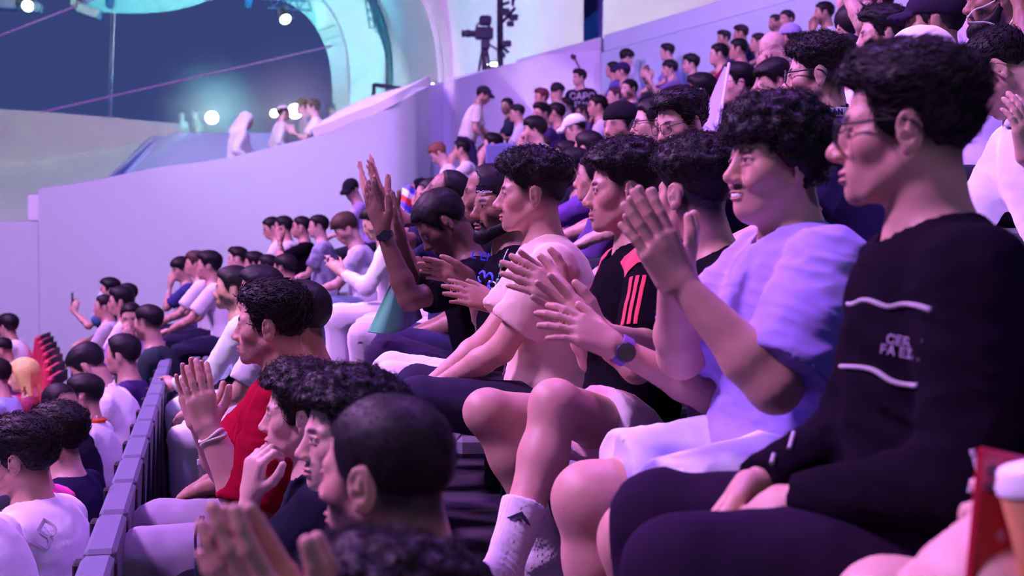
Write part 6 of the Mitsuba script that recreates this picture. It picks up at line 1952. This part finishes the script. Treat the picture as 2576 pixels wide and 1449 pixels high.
# trusses and lamps under the roof
def truss(root, a, b, w, label, n=7, color=(0.05, 0.06, 0.12)):
    a, b = np.asarray(a, float), np.asarray(b, float)
    d = unit(b - a)
    u = unit(np.cross(d, C_F))
    v = np.cross(d, u)
    cs = [u * w, -u * w, v * w * 1.4]
    for i, o in enumerate(cs):
        put(number(root + '__chord', i), *limb(a + o, b + o, w * 0.13, 6), color, 'plain')
    for i in range(n):
        p, q = a + (b - a) * i / n, a + (b - a) * (i + 1) / n
        put(number(root + '__brace', i), *limb(p + cs[i % 2], q + cs[(i + 1) % 2], w * 0.09, 6), color, 'plain')
    labels[root] = {'label': label, 'category': 'truss'}


truss('roof_truss', at(676, 4, 33), at(786, 10, 32), 0.16, 'dark lighting truss over the night opening near the upper edge')
truss('roof_truss_001', at(932, -10, 28.5), at(944, 70, 28.7), 0.12, 'dark truss post at the top of the column between the arches')
truss('roof_truss_002', at(944, 70, 28.7), at(966, 90, 28.7), 0.05, 'short dark truss end bent toward the column between the arches', 3)
slab('wall_plate', at(626, 8, 34), C_R, C_F, C_U, 0.18, 0.2, 0.25, (0.05, 0.06, 0.15), 'plain', 0.02)
labels['wall_plate'] = {'label': 'small dark fixture at the upper edge beside the white ceiling ring', 'category': 'fixture'}


def lamp(root, px, py, d, aim, r, color, power, label, body=True, yoke=True):
    c = at(px, py, d)
    ax = unit(aim)
    if body:
        put(root + '__housing', *lathe([(0.0, -r * 2.6), (r * 0.9, -r * 2.6), (r * 1.12, -r * 1.2), (r * 1.18, 0.02), (r * 1.02, 0.02), (r * 0.98, -0.01)], c, ax), (0.05, 0.05, 0.07), 'plain')
    if yoke:
        put(root + '__yoke', *tube_mesh(spline([c + C_R * r * 1.4, c + C_R * r * 1.3 + C_U * r * 1.6, c + C_U * r * 2.4, c - C_R * r * 1.3 + C_U * r * 1.6, c - C_R * r * 1.4], 20), r * 0.12, 6), (0.04, 0.04, 0.06), 'plain')
    if not yoke and py < 300 and r < 0.135 and 'uplight' in root:
        put(root + '__stand', *tube_mesh([c, c - C_U * 0.5, c - C_U * 1.2], r * 0.2, 6), (0.05, 0.05, 0.07), 'plain')
    v, f = lathe([(r, -0.002), (r * 0.7, r * 0.10), (r * 0.3, r * 0.16), (0.0, r * 0.18)], c, ax, 28)
    n = vert_normals(v, f)
    if (n @ ax).sum() < 0:
        f = f[:, ::-1]
    scene[root + '__bulb'] = mikit.ply((v, f), 'plain_black', smooth=True, emitter={'type': 'area', 'sampling_weight': 0.12, 'radiance': rgb(*[k * power for k in color])})
    labels[root] = {'label': label, 'category': 'lamp'}


toc = lambda p: CAM - p
lamp('flood_lamp', 533, 296, 31.0, CAM - at(533, 296, 31.0), 0.15, (1.0, 1.0, 0.85), 90, 'bright round flood lamp glaring toward the camera, left of the robed man', yoke=False)
lamp('flood_lamp_001', 742, 280, 25.0, CAM - at(742, 280, 25.0), 0.14, (1.0, 1.0, 0.85), 110, 'bright round flood lamp glaring between the white figures', yoke=False)
lamp('flood_lamp_002', 690, 285, 25.5, CAM - at(690, 285, 25.5), 0.08, (1.0, 1.0, 0.9), 60, 'smaller flood lamp left of the person in white', yoke=False)
lamp('moving_head_lamp', 718, 48, 31.0, CAM - at(718, 48, 31.0) + C_R * 14 - C_U * 22, 0.13, (1.0, 0.86, 0.75), 28, 'warm moving head lamp hanging from the dark truss')
lamp('moving_head_lamp_001', 70, 15, 30.0, CAM - at(70, 15, 30.0) - C_R * 6 - C_U * 10, 0.13, (1.0, 1.0, 0.9), 18, 'lit moving head lamp at the top left corner')
lamp('uplight', 1243, 163, 23.6, C_U - C_F * 0.55, 0.13, (1.0, 0.96, 1.0), 30, 'uplight at the foot of the equipment mast', yoke=False)
lamp('uplight_001', 1080, 214, 24.0, C_U - C_F * 0.5, 0.13, (0.9, 0.97, 1.0), 24, 'uplight at the foot of the purple edge of the arch', yoke=False)
lamp('uplight_002', 954, 254, 26.5, C_U - C_F * 0.5, 0.12, (0.8, 1.0, 1.0), 20, 'uplight beside the black barrier', yoke=False)
lamp('uplight_003', 853, 289, 30.0, C_U - C_F * 0.5, 0.11, (0.8, 1.0, 1.0), 20, 'uplight between the dark silhouettes at the arch reveal', yoke=False)
for i, (x, y, w, h, d) in enumerate([(225, 28, 0.55, 0.22, 30), (196, 4, 0.30, 0.30, 30.5), (20, 8, 0.5, 0.3, 30.5), (96, 20, 0.16, 0.22, 30), (276, 5, 0.14, 0.30, 34)]):
    key = number('roof_fixture', i)
    slab(key, at(x, y, d), C_R - C_U * 0.35 * (i == 0), C_F, C_U + C_R * 0.35 * (i == 0), w, 0.3, h, (0.05, 0.055, 0.11), 'plain', 0.03)
    labels[key] = {'label': ('tilted dark speaker box hanging beside the white ceiling ring', 'dark square box at the upper edge left of the tilted speaker', 'dark fixture in the top left corner', 'slim dark fixture right of the lit top left lamp', 'small dark clamp on the white ceiling ring')[i], 'category': 'fixture'}
put('hanging_cable', *limb(at(279, 296, 30.5), at(289, 18, 30.5), 0.016, 6), (0.45, 0.45, 0.60), 'plain')
labels['hanging_cable'] = {'label': 'thin pale cable hanging straight down in front of the night sky', 'category': 'cable'}
put('hanging_cable_001', *limb(at(273, 296, 30.8), at(280, 18, 30.8), 0.008, 6), (0.30, 0.30, 0.45), 'plain')
labels['hanging_cable_001'] = {'label': 'thinner cable just left of the pale hanging cable', 'category': 'cable'}
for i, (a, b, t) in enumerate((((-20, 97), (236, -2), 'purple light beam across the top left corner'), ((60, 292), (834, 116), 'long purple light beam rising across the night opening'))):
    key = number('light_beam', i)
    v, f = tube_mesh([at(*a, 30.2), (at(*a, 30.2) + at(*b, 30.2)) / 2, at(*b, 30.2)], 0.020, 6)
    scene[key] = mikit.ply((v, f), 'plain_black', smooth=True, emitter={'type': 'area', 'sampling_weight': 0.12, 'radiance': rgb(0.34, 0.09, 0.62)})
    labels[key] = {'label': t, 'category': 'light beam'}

# the platform that the staff stand on
for i, (y0, y1, z) in enumerate([(18.9, 27.0, 0)]):
    pass
for i, P in enumerate([p for p in MADE if p.stand and p.depth > 19.9 and p.o['px'] < 1000]):
    z = P.floor
    c = P.H
    put(number('platform__riser', i), *box([c[0] - 0.8, c[1] - 0.5, z - 0.6], [c[0] + 0.8, c[1] + 0.5, z], 0.02), (0.6, 0.6, 0.62), 'plain', False)
labels['platform'] = {'label': 'white platform behind the side wall that the staff stand on', 'kind': 'structure'}

# haze that glows around the two flood lamps
_n = 24
_x = np.stack(np.meshgrid(*[(np.arange(_n) + 0.5) / _n * 2 - 1] * 3, indexing='ij'), -1)
_r = np.sqrt((_x ** 2).sum(-1))
_grid = mi.VolumeGrid(np.ascontiguousarray((0.95 * np.clip(1 - _r, 0, 1) ** 2.2)[..., None].astype(np.float32)))
for i, (px, py, d, r) in enumerate(((533, 296, 31.0, 1.9), (742, 280, 25.0, 1.6))):
    key = number('lamp_haze', i)
    c = at(px, py, d)
    scene[key] = {'type': 'cube', 'to_world': T().translate(c.tolist()) @ T().scale(r), 'bsdf': {'type': 'null'},
                  'interior': {'type': 'heterogeneous', 'albedo': rgb(0.97, 0.98, 0.90), 'sigma_t': {'type': 'gridvolume', 'grid': _grid, 'filter_type': 'trilinear', 'to_world': T().translate((c - r).tolist()) @ T().scale(2 * r)}}}
    labels[key] = {'label': ('glowing haze around the left flood lamp', 'glowing haze around the flood lamp between the white figures')[i], 'category': 'haze', 'kind': 'stuff'}
